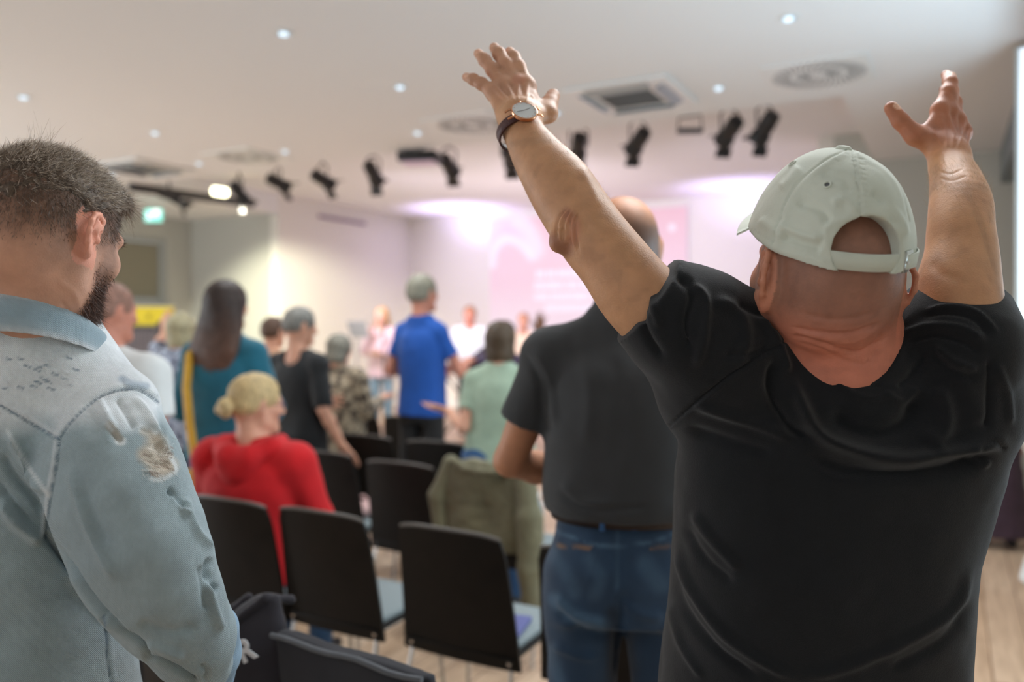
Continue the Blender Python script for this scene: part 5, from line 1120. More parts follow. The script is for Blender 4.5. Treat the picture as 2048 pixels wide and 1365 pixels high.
# ================================================================ YOUNG MAN IN THE DENIM JACKET (nearest, left)
base = (-0.66, 1.10); root = empty('person', C2W(base[0], base[1], 0), YAW, 'young person with brown quiff and beard in a washed-out torn denim jacket, head bowed', 'person')
HC = Q(97, 477, 1.06); HK = 0.97; HR = head_R(14, -14, 3)
s = Sdf(); head_ops(s, HC, HR, HK, detail=True)
s.tube([(*(HC+HR@np.array((0, -0.030, -0.025))), 0.062), (*Q(82, 560, 1.055), 0.0555), (*Q(72, 640, 1.06), 0.056), (*Q(60, 720, 1.10), 0.050)], 0.02)
s.loft([(0.95, -0.70, 1.13, 0.15, 0.10, 2.2), (1.15, -0.70, 1.13, 0.16, 0.10, 2.2), (1.36, -0.68, 1.11, 0.14, 0.08, 2.2), (1.42, -0.66, 1.10, 0.07, 0.05, 2.2)], k=0.03)
s.tube([(*Q(215, 900, 1.05), 0.05), (*Q(330, 1140, 1.02), 0.045), (*Q(392, 1330, 1.12), 0.032), (*Q(360, 1410, 1.24), 0.028)], 0.02)
s.tube([(-0.86, 1.10, 1.36, 0.05), (-0.93, 1.06, 1.12, 0.045), (-0.86, 1.20, 0.98, 0.035), (-0.75, 1.29, 1.0, 0.028)], 0.02)
fr = frame((-0.95, 0.3, -0.1), (0.3, 0.3, 1)); hand_ops(s, Q(350, 1420, 1.27), fr[:, 0], fr[:, 1], fr[:, 2], 0.98, thumb=(40, 15))
fr = frame((0.8, 0.4, -0.1), (-0.3, 0.3, 1)); hand_ops(s, (-0.74, 1.30, 1.0), -fr[:, 0], fr[:, 1], fr[:, 2], 0.98, thumb=(40, 15))
v, f = regions(s, [((-0.80, 0.88, 1.45), (-0.42, 1.24, 1.80), 0.0026), ((-1.05, 0.9, 0.85), (-0.30, 1.45, 1.4501), 0.007)])
st = [([(40,640),(90,652),(140,640)], 5, -0.0016), ([(20,620),(80,632),(150,615)], 5, -0.0012), ([(110,560),(150,590),(165,640)], 8, 0.0015), ([(120,600),(150,640),(162,655)], 5, -0.0016)]
v = sculpt(v, f, st)
skin = np.array(srgb(216,164,138)); L = (v-HC)@HR/HK; col = np.tile(skin, (len(v), 1)); nh = np.linalg.norm(v-HC, axis=1) < 0.16
n1 = vnoise(v, 320, 3); n2 = vnoise(v, 60, 5)
back = np.clip((0.075-L[:, 1])/0.02, 0, 1)
hairline = -0.055+0.0*L[:, 0]
fade = np.clip((L[:, 2]-hairline+0.010*n2)/0.075, 0, 1)*back*nh
ear = (np.abs(L[:, 0]) > 0.0775) | ((np.abs(L[:, 0]) > 0.0735) & (L[:, 1] > -0.030) & (L[:, 1] < 0.012) & (L[:, 2] < 0.035) & (L[:, 2] > -0.04)); fade[ear] = 0
fade = np.clip(fade*(0.92+0.12*n1), 0, 1)[:, None]; col = col*(1-0.88*fade)+np.array(srgb(84,66,54))*0.88*fade
beard = np.clip((L[:, 1]-0.012)/0.02, 0, 1)*np.clip((-0.018-L[:, 2]-0.35*np.clip(L[:, 1]-0.05, 0, 1))/0.02, 0, 1)*nh*np.clip((L[:, 2]+0.135)/0.02, 0, 1); beard[ear] = 0
bb = np.clip(beard*(0.85+0.3*n1), 0, 1)[:, None]; col = col*(1-0.8*bb)+np.array(srgb(84,56,44))*0.8*bb
m = ear & nh; col[m] = np.array(srgb(226,158,134)); 
col[nh] = head_colour(v[nh], col[nh], HC, HR, HK, skin)
col *= (1+0.05*vnoise(v, 30, 9)[:, None])
mesh_obj('body', local(v, base), f, m_skin, root, True, np.clip(col, 0, 1))
N = normals(v, f)
def grow(name, wfun, n, lmin, lmax, w, dirf, c0, c1, seed, bend=0.3, seg=3, jitter=0.2, lift=0.0):
    r = np.random.default_rng(seed); p = wfun(L, N); p = p*nh; p = np.where(p > 0, p, 0); p = p/p.sum()
    i = r.choice(len(v), n, p=p); P0 = v[i]+r.normal(size=(n, 3))*0.0009+N[i]*lift; D = dirf(L[i], N[i]@HR)@HR.T+r.normal(size=(n, 3))*jitter; D /= np.linalg.norm(D, axis=1)[:, None]
    t = r.random((n, 1))**1.3; cc = np.array(c0)*(1-t)+np.array(c1)*t
    return strands(name, P0, D, r.uniform(lmin, lmax, n)*(0.6+0.4*np.clip(wfun(L, N)[i], 0, 1)), w, cc, m_strand, root, base, bend, seed, seg)
# top hair: a solid underlay plus strands brushed forward and up
s = Sdf(); E = lambda x, y, z, a, b_, d, kk=0.012, op='u': s.ell(HC+HR@np.array((x, y, z)), (a, b_, d), HR, kk, op)
E(0, -0.0117, 0.034, 0.0785, 0.0985, 0.0840); E(0, 0.050, 0.078, 0.052, 0.040, 0.026, 0.02)
s.cut(HC+HR@np.array((0, 0, 0.040)), -(HR@rot('X', 26))[:, 2])
v2, f2 = s.mesh(0.0035); N2 = normals(v2, f2); n3 = vnoise(v2, 140, 8); v2 = v2+N2*(n3*0.0022+vnoise(v2, 45, 9)*0.003)[:, None]
mesh_obj('hair', local(v2, base), f2, m_hair, root, True, np.clip(np.array(srgb(88,72,58))*(1+0.4*n3[:, None]), 0, 1))
vb, Nb, Lb = v, N, L
v, N, L = v2, N2, (v2-HC)@HR; nh = np.ones(len(v))
wt_ = lambda L, N: np.clip((L[:, 2]-0.035)/0.03, 0.35, 1)
def topdir(L, n): return n*0.08+np.stack([L[:, 0]*2.0, 0.55+3.5*np.clip(L[:, 1], -0.05, 0.1), 0.20-0.9*np.clip(0.075-L[:, 2], 0, 1)*8], 1)*0.8
grow('hair_strands', wt_, 24000, 0.006, 0.014, 0.00034, topdir, srgb(104,86,70), srgb(222,206,188), 3, 0.25, 3, 0.17)  # pale strands put the grey sheen of the hair into their colour
grow('hair_quiff', lambda L, N: np.clip((L[:, 1]-0.055)/0.03, 0, 1)*np.clip((L[:, 2]-0.06)/0.02, 0, 1), 2600, 0.012, 0.026, 0.00036, lambda L, n: n*0.25+np.array((0.05, 0.8, -0.8)), srgb(84,64,50), srgb(140,116,96), 4, 0.5, 4, 0.22)
grow('hair_tuft', lambda L, N: np.exp(-((L[:, 0]+0.02)**2+(L[:, 1]+0.02)**2)/0.0002)*(L[:, 2] > 0.1), 40, 0.02, 0.034, 0.00030, lambda L, n: np.array((-0.1, -0.15, 1.0))+n*0, srgb(90,72,58), srgb(130,110,92), 6, 0.5, 4, 0.22)
v, N, L = vb, Nb, Lb; nh = np.linalg.norm(v-HC, axis=1) < 0.16
fz = fade[:, 0]
grow('side_hair', lambda L, N: fz*np.clip((L[:, 2]+0.012-0.3*L[:, 1])/0.03, 0, 1)*(L[:, 2] < 0.075)+1e-9, 11000, 0.005, 0.011, 0.00024, lambda L, n: n*0.5+np.array((0, 0.1, -0.7)), srgb(78,62,52), srgb(130,112,98), 7, 0.2, 2, 0.15)
grow('beard', lambda L, N: beard*np.clip((-0.03-L[:, 2])/0.04, 0.1, 1)*(L[:, 0] > -0.08), 12000, 0.006, 0.014, 0.00030, lambda L, n: n*0.45+np.array((0, 0.45, -0.7)), srgb(58,38,30), srgb(112,76,58), 8, 0.35, 3, 0.22)
grow('eyebrow', lambda L, N: np.exp(-((np.abs(L[:, 0])-0.034)/0.016)**2-((L[:, 2]-0.022)/0.004)**2)*(L[:, 1] > 0.05)+0, 700, 0.005, 0.009, 0.00022, lambda L, n: n*0.4+np.stack([np.sign(L[:, 0]), 0*L[:, 0]+0.2, 0*L[:, 0]+0.2], 1), srgb(60,44,34), srgb(90,66,50), 9, 0.2, 2, 0.15)
# ---- jacket
s = Sdf(); B1 = lambda y, x0, x1, d=1.11, dep=0.125, n=2.3: (CH-(y-HZ)/F*d, ((x0+x1)/2-1024)/F*d, d, (x1-x0)/2/F*d, dep, n)
s.loft([B1(1640,-330,330,1.12,0.14), B1(1400,-300,262,1.12,0.14), B1(1250,-290,250,1.12,0.138), B1(1100,-285,225,1.11,0.135), B1(960,-275,232,1.105,0.13), B1(860,-262,258,1.10,0.125), B1(800,-235,262,1.10,0.115), B1(750,-190,240,1.095,0.10), B1(710,-110,225,1.09,0.09), B1(670,-45,190,1.085,0.08), B1(625,-20,168,1.08,0.075)], k=0.03)
s.cap(Q(150,745,1.09), Q(235,815,1.07), 0.048, 0.052, 0.035)
s.tube([(*Q(205,850,1.055),0.066), (*Q(222,930,1.03),0.078), (*Q(248,1010,1.01),0.079), (*Q(280,1090,1.0),0.076), (*Q(310,1160,1.01),0.070), (*Q(345,1220,1.03),0.061), (*Q(383,1275,1.06),0.051), (*Q(398,1325,1.10),0.045)], 0.022)
s.tube([(-0.88, 1.10, 1.37, 0.07), (-0.95, 1.04, 1.16, 0.072), (-0.86, 1.14, 1.02, 0.055), (-0.72, 1.25, 1.0, 0.045)], 0.025)
s.cap(Q(80,560,1.06), Q(85,500,1.05), 0.064, 0.078, 0.008, op='s')
v, f = regions(s, [((-0.74, 0.80, 0.98), (-0.30, 1.45, 1.55), 0.0026), ((-1.15, 0.80, 0.80), (-0.7399, 1.45, 1.55), 0.007), ((-0.7399, 0.80, 0.80), (-0.30, 1.45, 0.9801), 0.007)])
st = []; V_ = lambda pl, w, a, m='g': st.append((pl, w, a, m))
def D_(pl, w, a, m='g'): st.append(([(x/2.052, 700+y/2.052) for x, y in pl], w, a*(1.3 if w > 5 and m == 'g' else 1), m))
# seams: yoke, armhole, side panel
D_([(-60,215),(0,228),(60,262),(140,310),(238,366)], 3, -0.0030, 'n'); D_([(-60,200),(0,212),(62,246),(145,295),(240,350)], 5, 0.0016, 'n')
D_([(240,366),(290,300),(350,240),(420,190),(500,165),(570,165),(630,200),(650,215)], 3.2, -0.0040, 'n'); D_([(225,345),(280,282),(345,220),(415,170),(500,146),(575,150),(640,185)], 6, 0.0022, 'n')
D_([(243,370),(232,470),(215,560),(200,650),(188,770)], 3, -0.0036, 'n'); D_([(230,372),(219,470),(202,560),(187,650),(174,760)], 5, 0.0016, 'n')
D_([(188,770),(280,890),(400,1050),(500,1150),(590,1215),(610,1265),(650,1275),(720,1310),(800,1360)], 7, -0.014, 'n')
D_([(425,1080),(435,1180),(440,1280),(455,1365)], 2.6, -0.0026, 'n'); D_([(440,1090),(452,1200),(462,1300),(474,1365)], 5, 0.0014, 'n')
D_([(500,120),(505,150),(525,162)], 2.6, -0.002, 'n')
# folds
D_([(30,330),(90,440),(150,530),(200,600)], 11, 0.008); D_([(0,420),(60,520),(130,600),(180,680)], 9, -0.006); D_([(0,610),(50,680),(110,740),(180,790)], 14, 0.012); D_([(-60,540),(0,560),(60,640),(140,730)], 8, -0.005)
D_([(280,470),(320,600),(360,720),(420,850),(480,960)], 14, 0.006); D_([(330,560),(380,700),(430,820)], 14, -0.004)
D_([(400,200),(430,260),(470,340)], 9, 0.005); D_([(470,190),(520,260),(560,330)], 10, -0.005); D_([(530,190),(590,250),(640,330),(690,430)], 10, 0.006)
D_([(690,560),(730,620),(770,650)], 7, -0.006); D_([(700,590),(740,640),(775,690)], 6, 0.005); D_([(650,170),(665,300),(670,380)], 6, -0.004); D_([(760,600),(800,720),(880,820)], 10, 0.005)
D_([(870,850),(860,900),(870,960),(900,1000)], 8, -0.008); D_([(880,930),(860,990),(880,1080),(905,1160)], 9, 0.006); D_([(820,880),(840,980),(850,1080)], 10, -0.004)
D_([(600,1200),(680,1230),(760,1260)], 9, 0.005); D_([(560,1120),(700,1160),(820,1130)], 14, -0.004); D_([(820,1290),(850,1320),(830,1360)], 6, -0.004); D_([(260,900),(420,1090),(560,1190)], 12, 0.005)
# frayed rips
rips = [([(440,305),(470,350),(500,385)], 12, 7), ([(570,320),(620,330),(650,350)], 12, 6), ([(640,380),(655,430),(660,480)], 26, 10), ([(600,430),(650,480),(705,470)], 22, 8)]
for pl, w, k in rips: D_(pl, w*0.55, -0.0030)
rr = np.random.default_rng(12)
for i in range(34):
    t = rr.random(); x = 585+rr.uniform(0, 120); y = 400+rr.uniform(0, 110); D_([(x-16, y-4), (x, y), (x+18, y+7)], 1.6, 0.0016)
for i in range(12): x = 450+rr.uniform(-5, 45); y = 310+rr.uniform(0, 70); D_([(x-8, y-3), (x, y), (x+8, y+3)], 1.5, 0.0014)
for i in range(26): x = 10+rr.uniform(0, 300); y = 40+rr.uniform(0, 120); D_([(x-14, y-2), (x, y+2), (x+14, y+6)], 1.8, 0.0012 if i % 2 else -0.0012)
v = sculpt(v, f, st); N = normals(v, f); v = v+N*(vnoise(v, 16, 51)*0.0026+vnoise(v, 50, 52)*0.0006+vnoise(v, 160, 53)*0.00015)[:, None]
n1 = vnoise(v, 10, 61)[:, None]; n2 = vnoise(v, 40, 62)[:, None]; n4 = vnoise(v*np.array((1, 1, 0.25)), 380, 63)[:, None]
den = np.array(srgb(164,181,187)); pale = np.array(srgb(238,244,248)); blue = np.array(srgb(126,156,182)); cream = np.array(srgb(204,190,172))
col = np.tile(den, (len(v), 1)); col = col*(1+0.10*n1+0.06*n2+0.05*n4)
up = np.clip((v[:, 2]-1.375-0.012*n2[:, 0])/0.03, 0, 1)[:, None]; col = col*(1-up)+pale*(1+0.05*n2+0.05*n4)*up          # the washed-out yoke panel
P_ = lambda pl, w, c, a: paint(col, v, f, [([(x/2.052, 700+y/2.052) for x, y in pl], w, c, a)])
for sub in (st[1], st[3], st[5]): paint(col, v, f, [(sub[0], 5, pale, 0.55)])
for sub in (st[0], st[2], st[4], st[7]): paint(col, v, f, [(sub[0], 2.0, blue*0.6, 0.7)])
P_([(640,385),(655,430),(665,480)], 20, cream, 0.9); P_([(595,430),(650,480),(700,475)], 15, cream, 0.9); P_([(590,335),(625,350),(645,380)], 9, cream, 0.6); P_([(450,310),(475,345),(495,375)], 8, cream, 0.7)
for pl in ([(570,310),(610,320),(640,340)], [(700,440),(722,480),(718,505)], [(620,530),(660,535),(700,515)], [(440,300),(450,315),(460,330)], [(480,380),(505,385),(512,370)], [(30,330),(90,440),(150,530),(200,600)]): P_(pl, 4, np.array(srgb(232,238,240)), 0.8)
for i in range(60):
    x = 5+rr.uniform(0, 310); y = 30+rr.uniform(0, 130); P_([(x-12, y-3), (x+12, y+5)], 1.8, np.array(srgb(236,240,244)) if i % 3 else blue*0.7, 0.7)
for i in range(40): x = 590+rr.uniform(0, 115); y = 395+rr.uniform(0, 125); P_([(x-15, y-4), (x+15, y+6)], 1.3, np.array(srgb(240,232,220)) if i % 2 else np.array(srgb(140,120,104)), 0.7)
P_([(500,120),(540,140),(600,150)], 7, blue, 0.5)
m_den = mat('washed_denim', (0.5, 0.6, 0.65), 0.88, attr='Col', var=0.05, vscale=45, bump=0.55, bscale=700, weave=0.45, wscale=230, sheen=0.2, spec=0.25)
mesh_obj('jacket', local(v, base), f, m_den, root, True, np.clip(col, 0, 1))
# loose threads at the rips
pts = []; dr = []
for i in range(90):
    x = rr.uniform(580, 722); y = rr.uniform(505, 530) if i % 3 else rr.uniform(330, 400); P2 = (x/2.052, 700+y/2.052); pts.append(P2)
P2 = project(v); fmk = front_mask(v, N) > 0.2; q = []
for a, b_ in pts:
    d2 = np.hypot(P2[:, 0]-a, P2[:, 1]-b_)+(~fmk)*99; q.append(d2.argmin())
q = np.array(q); dd = N[q]*0.5+np.array((0, -0.1, -0.8))+rr.normal(size=(len(q), 3))*0.5; dd /= np.linalg.norm(dd, axis=1)[:, None]
strands('loose_threads', v[q]+N[q]*0.0004, dd, rr.uniform(0.004, 0.010, len(q)), 0.00022, np.tile(srgb(238,238,236), (len(q), 1)), m_strand, root, base, 0.5, 3)['kind'] = 'stuff'
# collar: folded band round the neck
def collar():
    c = np.array(Q(74, 628, 1.075)); vv = []; cc = []; n, mrows = 90, 10
    r = np.random.default_rng(3)
    for i in range(n+1):
        a = math.radians(-150+300*i/n)                                   # 0 = at the nape
        prof = []
        drop = 0.050*(1-math.cos(a))/2*1.5
        for j in range(mrows+1):
            t = j/mrows
            if t < 0.5: u = t*2; rr_ = -0.008+0.006*u; z = -0.012+0.040*u                      # stand
            else: u = t*2-1; rr_ = -0.002+0.010*math.sin(min(u, 0.25)*4*PI/2)+0.010*u; z = 0.028-0.050*u
            fr_ = 0.0004*math.sin(i*1.7)+r.uniform(-0.0003, 0.0003) if t > 0.9 or 0.42 < t < 0.6 else 0
            R0 = 0.074; R1 = 0.078; vv.append(c+np.array(((R0+rr_)*math.sin(a), -(R1+rr_)*math.cos(a)*(1.0 if a*a < 2.4 else 1.15), z-drop+fr_)))
            e = np.clip(1-abs(t-0.5)*9, 0, 1)+np.clip((t-0.88)*8, 0, 1); b0 = np.array(srgb(158,180,192)); k = min(1, e); cc.append(b0*(1-k)+np.array(srgb(228,234,238))*k*(0.75+0.25*r.random()))
    ff = [(i*(mrows+1)+j, i*(mrows+1)+j+1, (i+1)*(mrows+1)+j+1, (i+1)*(mrows+1)+j) for i in range(n) for j in range(mrows)]
    o = mesh_obj('collar', local(np.array(vv), base), ff, m_den, root, True, np.array(cc))
    md = o.modifiers.new('thickness', 'SOLIDIFY'); md.thickness = 0.0022; md.offset = 0; md2 = o.modifiers.new('sub', 'SUBSURF'); md2.levels = 2; md2.render_levels = 2
collar()
# cuff
s = Sdf(); s.tube([(*Q(424, 1262, 1.10), 0.036), (*Q(424, 1310, 1.13), 0.038), (*Q(415, 1360, 1.17), 0.037)], 0.01)
v, f = s.mesh(0.004); col = np.tile(np.array(srgb(150,180,204)), (len(v), 1)); col = col*(1+0.18*vnoise(v, 60, 5)[:, None])
v = sculpt(v, f, [([(436,1270),(446,1290)], 4, -0.003), ([(415,1285),(445,1300)], 4, -0.004), ([(410,1330),(445,1325)], 4, 0.003)])
paint(col, v, f, [([(446,1250),(452,1300),(444,1350)], 4, pale, 0.8), ([(420,1290),(446,1296)], 3, blue*0.6, 0.6)])
co = mesh_obj('cuff', local(v, base), f, m_den, root, True, np.clip(col, 0, 1))
bq = Q(420, 1352, 1.125); MB().lathe([(0, 0), (0.0085, 0.001), (0.0085, 0.003), (0.006, 0.0045), (0, 0.004)], 20, Matrix.Translation(local(bq[None], base)[0])@Matrix.Rotation(PI/2, 4, 'X')).build('button', rose if False else m_chrome, co, True)
# dark trousers and shoes below the frame
s = Sdf(); s.loft([(0.78, -0.69, 1.12, 0.165, 0.125, 2.3), (0.98, -0.69, 1.12, 0.165, 0.125, 2.3)], k=0.02)
for q in (-1, 1): s.tube([(-0.69+q*0.09, 1.12, 0.84, 0.092), (-0.69+q*0.10, 1.13, 0.48, 0.07), (-0.69+q*0.105, 1.11, 0.10, 0.06)], 0.03)
v, f = s.mesh(0.01); mesh_obj('trousers', local(v, base), f, dark_c, root)
for q in (-1, 1):
    s = Sdf(); s.cap((-0.69+q*0.105, 1.07, 0.045), (-0.69+q*0.115, 1.26, 0.038), 0.044, 0.038, 0.01); s.cap((-0.69+q*0.105, 1.10, 0.06), (-0.69+q*0.105, 1.10, 0.10), 0.043, 0.043, 0.01); s.cut((0, 0, 0.003), (0, 0, -1)); v, f = s.mesh(0.008); mesh_obj('shoe', local(v, base), f, m_shoe, root)
# ================================================================ THINGS ON AND AROUND THE CHAIRS
def soft(name, root, s, h, m, amp=0.006, sc=16, seed=1, am2=0.002):
    v, f = s.mesh(h); N = normals(v, f); v = v+N*(vnoise(v*np.array((1, 1, 0.5)), sc, seed)*amp+vnoise(v, sc*3, seed+1)*am2)[:, None]
    return mesh_obj(name, v, f, m, root, True)
# olive jacket over a chair back
jc = CH_J = [o for o in COL.objects if o.get('label', '').startswith('stacking chair with an olive jacket')][0]
t = empty('draped_jacket', jc.location+Vector((0, 0, 0)), jc.rotation_euler.z, 'crumpled olive green jacket draped over a chair back, sleeve hanging down', 'jacket')
s = Sdf(); s.loft([(0.50, 0.0, -0.265, 0.205, 0.050, 4), (0.66, 0.0, -0.270, 0.215, 0.050, 4), (0.83, 0.0, -0.280, 0.215, 0.046, 4), (0.885, 0.0, -0.280, 0.195, 0.034, 3)], k=0.02)
o = soft('body_panel', t, s, 0.008, cloth('olive_cotton', srgb(108,104,80), var=0.15), 0.022, 11, 3, 0.004)
s = Sdf(); s.tube([(-0.19, -0.285, 0.86, 0.045), (-0.245, -0.30, 0.72, 0.045), (-0.25, -0.29, 0.56, 0.038)], 0.02); soft('sleeve', t, s, 0.008, CL['olive_cotton'], 0.012, 14, 5)
s = Sdf(); s.tube([(0.19, -0.285, 0.86, 0.050), (0.225, -0.315, 0.68, 0.058), (0.235, -0.315, 0.46, 0.050), (0.23, -0.31, 0.27, 0.042)], 0.02); soft('sleeve', t, s, 0.008, CL['olive_cotton'], 0.014, 14, 6)
s = Sdf(); s.tube([(-0.15, -0.315, 0.885, 0.016), (-0.08, -0.335, 0.86, 0.018), (0.0, -0.34, 0.855, 0.018), (0.08, -0.335, 0.86, 0.018), (0.15, -0.315, 0.885, 0.016)], 0.02); soft('collar', t, s, 0.006, CL['olive_cotton'], 0.006, 14, 7)
# dark cloth cover on the nearest chair
t = empty('chair_cover', t0.location, t0.rotation_euler.z, 'dark navy cloth cover pulled over the nearest chair back', 'chair cover')
s = Sdf(); s.loft([(0.36, 0, -0.225, 0.222, 0.040, 5), (0.62, 0, -0.245, 0.215, 0.036, 5), (0.80, 0, -0.268, 0.208, 0.030, 5), (0.872, 0, -0.275, 0.200, 0.018, 4)], k=0.01)
soft('cover', t, s, 0.006, cloth('navy_black_cloth', srgb(34,36,44)), 0.006, 9, 9, 0.0012)
MB().tube([(-0.195+0.0195*i*2, -0.300-0.002*math.sin(i), 0.872+0.003*math.sin(i*1.3)) for i in range(11)], 0.006, 8).build('piping', cloth('grey_piping', srgb(92,96,102)), t, True)
# black tote over the next chair back
t = empty('tote_bag', t1.location+Vector((0, 0, 0.05)), t1.rotation_euler.z+0.25, 'black tote bag with white lettering hanging over a near chair', 'bag')
s = Sdf(); s.loft([(0.40, 0.145, -0.345, 0.12, 0.035, 3), (0.60, 0.145, -0.35, 0.125, 0.045, 3), (0.78, 0.140, -0.335, 0.10, 0.035, 2.6), (0.86, 0.165, -0.32, 0.045, 0.020, 2.2), (0.885, 0.18, -0.315, 0.015, 0.012, 2)], k=0.02)
soft('bag_body', t, s, 0.006, cloth('black_canvas', srgb(36,34,42), var=0.15), 0.012, 10, 12, 0.003)
s = Sdf(); s.tube([(0.05, -0.36, 0.76, 0.010), (0.10, -0.365, 0.82, 0.010), (0.18, -0.33, 0.885, 0.010), (0.20, -0.26, 0.86, 0.010)], 0.01); s.tube([(-0.02, -0.33, 0.72, 0.012), (0.04, -0.34, 0.80, 0.012), (0.12, -0.30, 0.87, 0.012)], 0.01); soft('bag_strap', t, s, 0.005, CL['black_canvas'], 0.002)
cu = bpy.data.curves.new('lettering', 'FONT'); cu.body = 'OUR'; cu.size = 0.062; cu.extrude = 0.0012; cu.align_x = 'CENTER'; cu.offset = 0.0016
tmp = bpy.data.objects.new('lettering', cu); COL.objects.link(tmp); bpy.context.view_layer.update()
me = bpy.data.meshes.new_from_object(tmp.evaluated_get(bpy.context.evaluated_depsgraph_get())); bpy.data.objects.remove(tmp)
me.materials.clear(); me.materials.append(mat('white_print', srgb(214,218,222), 0.6))
lt = bpy.data.objects.new('lettering', me); COL.objects.link(lt); lt.parent = t; lt.location = (0.150, -0.405, 0.765); lt.rotation_euler = (PI/2, -0.5, 0); lt['label'] = 'white printed lettering'
# cup on a pink bag, on a seat in the second row
def seat_of(lab): return [o for o in COL.objects if lab in o.get('label', '')][0].location
p = seat_of('rests her hand on')+Vector((0.02, 0.0, 0.462)); t = empty('folded_bag', p, 0.3, 'pale pink folded bag on the seat under the paper cup', 'bag')
s = Sdf(); s.ell((0, 0, 0.045), (0.13, 0.09, 0.045), None, 0.01); s.tube([(-0.08, 0, 0.085, 0.008), (-0.03, 0, 0.115, 0.008), (0.04, 0, 0.11, 0.008), (0.09, 0, 0.08, 0.008)], 0.01); s.cut((0, 0, 0.002), (0, 0, -1)); soft('bag_body', t, s, 0.007, cloth('blush_cotton', srgb(206,168,164)), 0.004)
p2 = p+Vector((-0.05, -0.14, 0.0)); t = empty('paper_cup', p2, 0, 'white paper cup with lid on a seat behind the red hoodie', 'cup')
MB().lathe([(0.028, 0), (0.030, 0.002), (0.038, 0.115), (0.039, 0.118)], 24).build('cup_body', mat('cup_pink_white', srgb(226,206,206), 0.5), t, True)
MB().lathe([(0.0405, 0.112), (0.0415, 0.118), (0.038, 0.124), (0.034, 0.132), (0.0, 0.132)], 24).build('lid', m_white, t, True)
p = jc.location+Vector((0.115, -0.02, 0.467)); t = empty('water_bottle', p, 0, 'clear water bottle with pale cap on the seat in front of the draped jacket', 'bottle')
MB().lathe([(0.030, 0), (0.034, 0.004), (0.034, 0.10), (0.031, 0.105), (0.034, 0.11), (0.034, 0.17), (0.026, 0.20), (0.014, 0.222), (0.013, 0.235)], 24).build('bottle_body', mat('bottle_plastic', (0.8, 0.88, 0.92), 0.08, trans=0.7), t, True)
MB().lathe([(0.016, 0.232), (0.016, 0.252), (0.0, 0.254)], 20).build('cap', m_white, t, True)
# book on the seat pad of the chair in front of the jacket
p = seat_of('standing in front of the draped')+Vector((0.10, -0.05, 0.482)); t = empty('song_book', p, 0.2, 'lavender blue paperback lying on a grey seat pad', 'book')
MB().box((0, 0, 0.0), (0.13, 0.19, 0.018), bev=0.002).build('cover', mat('lavender_cover', srgb(92,98,150), 0.5), t); MB().box((-0.004, 0, 0), (0.128, 0.182, 0.013)).build('pages', m_white, t)
# beige scarf and a trainer on the floor
p = camw(770, 1290, 3.0); p.z = 0; t = empty('scarf', p, 0.5, 'crumpled beige scarf on the floor below the chairs', 'scarf')
s = Sdf(); s.tube([(-0.16, -0.04, 0.03, 0.035), (-0.06, 0.03, 0.05, 0.05), (0.05, 0.0, 0.06, 0.05), (0.14, 0.07, 0.09, 0.04), (0.20, 0.10, 0.04, 0.035)], 0.03); s.cut((0, 0, 0.003), (0, 0, -1)); soft('cloth', t, s, 0.008, cloth('beige_wool', srgb(196,176,146)), 0.014, 20, 4)
p = camw(640, 1330, 2.7); p.z = 0; t = empty('paper_bag', p, 0.2, 'small cream paper bag on the floor beside a chair leg', 'bag')
s = Sdf(); s.loft([(0.0, 0, 0, 0.07, 0.04, 5), (0.12, 0, 0, 0.06, 0.03, 4), (0.16, 0, 0, 0.06, 0.008, 4)]); soft('bag_body', t, s, 0.006, mat('cream_paper', srgb(214,202,160), 0.7), 0.004)
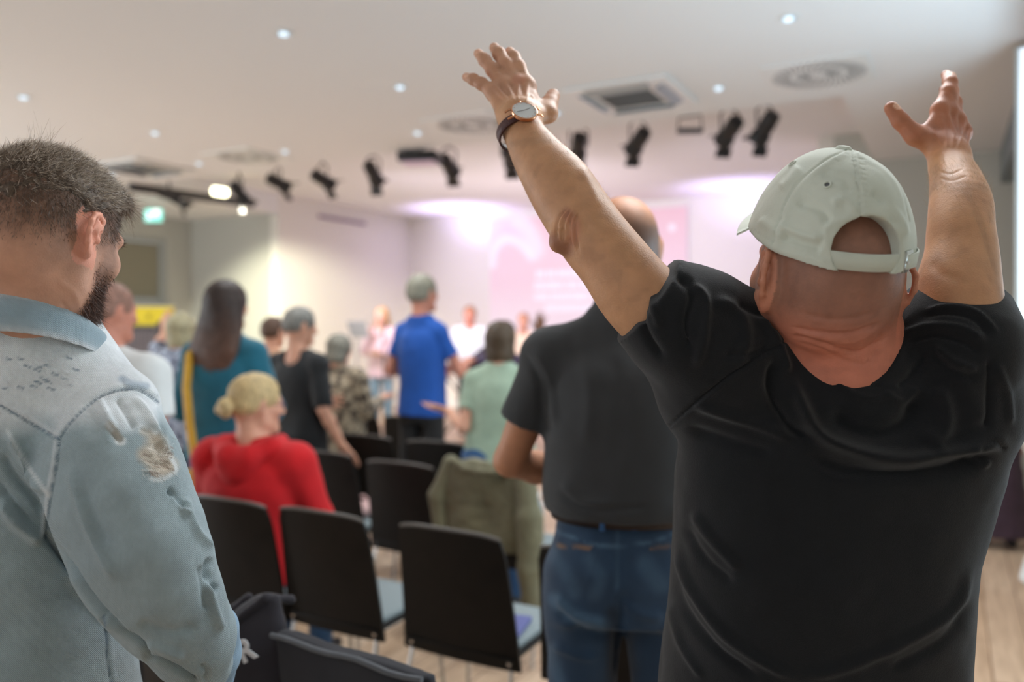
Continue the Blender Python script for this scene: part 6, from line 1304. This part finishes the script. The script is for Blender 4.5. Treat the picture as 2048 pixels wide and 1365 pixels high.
# white-draped standing table at the right edge
p = C2W(2.80, 3.85, 0); t = empty('standing_table', p, 0, 'standing table under a white cloth at the right edge of the photo', 'table')
MB().lathe([(0.0, 0), (0.22, 0), (0.22, 0.02), (0.03, 0.03), (0.03, 0.97)], 24).build('pedestal', m_greyframe, t, True)
s = Sdf(); s.loft([(0.22, 0, 0, 0.30, 0.30, 2), (0.50, 0, 0, 0.20, 0.20, 2), (0.85, 0, 0, 0.27, 0.27, 2), (0.99, 0, 0, 0.31, 0.31, 2)]); soft('tablecloth', t, s, 0.012, white_c, 0.010, 12, 3)
# ---- the band's equipment
p = C2W(-1.93, 9.9, 0); t = empty('music_stand', p, YAW+2.6, 'music stand with a yellowish sheet left of the singer', 'music stand')
b = MB(); b.tube([(0, 0, 0.03), (0, 0, 1.28)], 0.012, 8)
for k in range(3): a = k*2*PI/3; b.tube([(0, 0, 0.25), (0.28*math.cos(a), 0.28*math.sin(a), 0.012)], 0.009, 6)
b.build('stand', m_greyframe, t, True); MB().box((0, -0.03, 1.40), (0.30, 0.015, 0.22), R=Matrix.Rotation(-0.4, 3, 'X')).build('desk', m_greyframe, t); MB().box((0, -0.045, 1.41), (0.21, 0.004, 0.19), R=Matrix.Rotation(-0.4, 3, 'X')).build('sheet', mat('sheet_paper', srgb(214,196,140), 0.7), t)
p = C2W(-1.60, 9.95, 0); t = empty('microphone_stand', p, 0, 'slim black microphone stand in front of the singer', 'microphone stand')
MB().lathe([(0.0, 0), (0.14, 0), (0.14, 0.012), (0.02, 0.03)], 24).build('base', m_black, t, True); MB().tube([(0, 0, 0.02), (0, 0, 1.38)], 0.010, 8).build('pole', m_black, t, True)
MB().tube([(0, 0, 1.38), (-0.03, 0.09, 1.44)], [0.012, 0.014], 10).lathe([(0.0, -0.02), (0.02, -0.01), (0.024, 0.01), (0.015, 0.03), (0, 0.033)], 14, Matrix.Translation((-0.035, 0.11, 1.455))).build('microphone', m_black, t, True)
p = C2W(-0.52, 9.95, 0); t = empty('keyboard', p, YAW-0.08, 'stage keyboard in front of the musician in the white shirt', 'keyboard')
MB().box((0, 0, 0.92), (1.05, 0.30, 0.10), bev=0.01).build('case', m_black, t); MB().box((0, 0.06, 0.975), (0.95, 0.14, 0.01)).build('keys', m_white, t)
for q in (-1, 1): MB().tube([(q*0.4, -0.18, 0.01), (-q*0.4, 0.16, 0.87)], 0.014, 8).build('stand_leg', m_black, t, True)
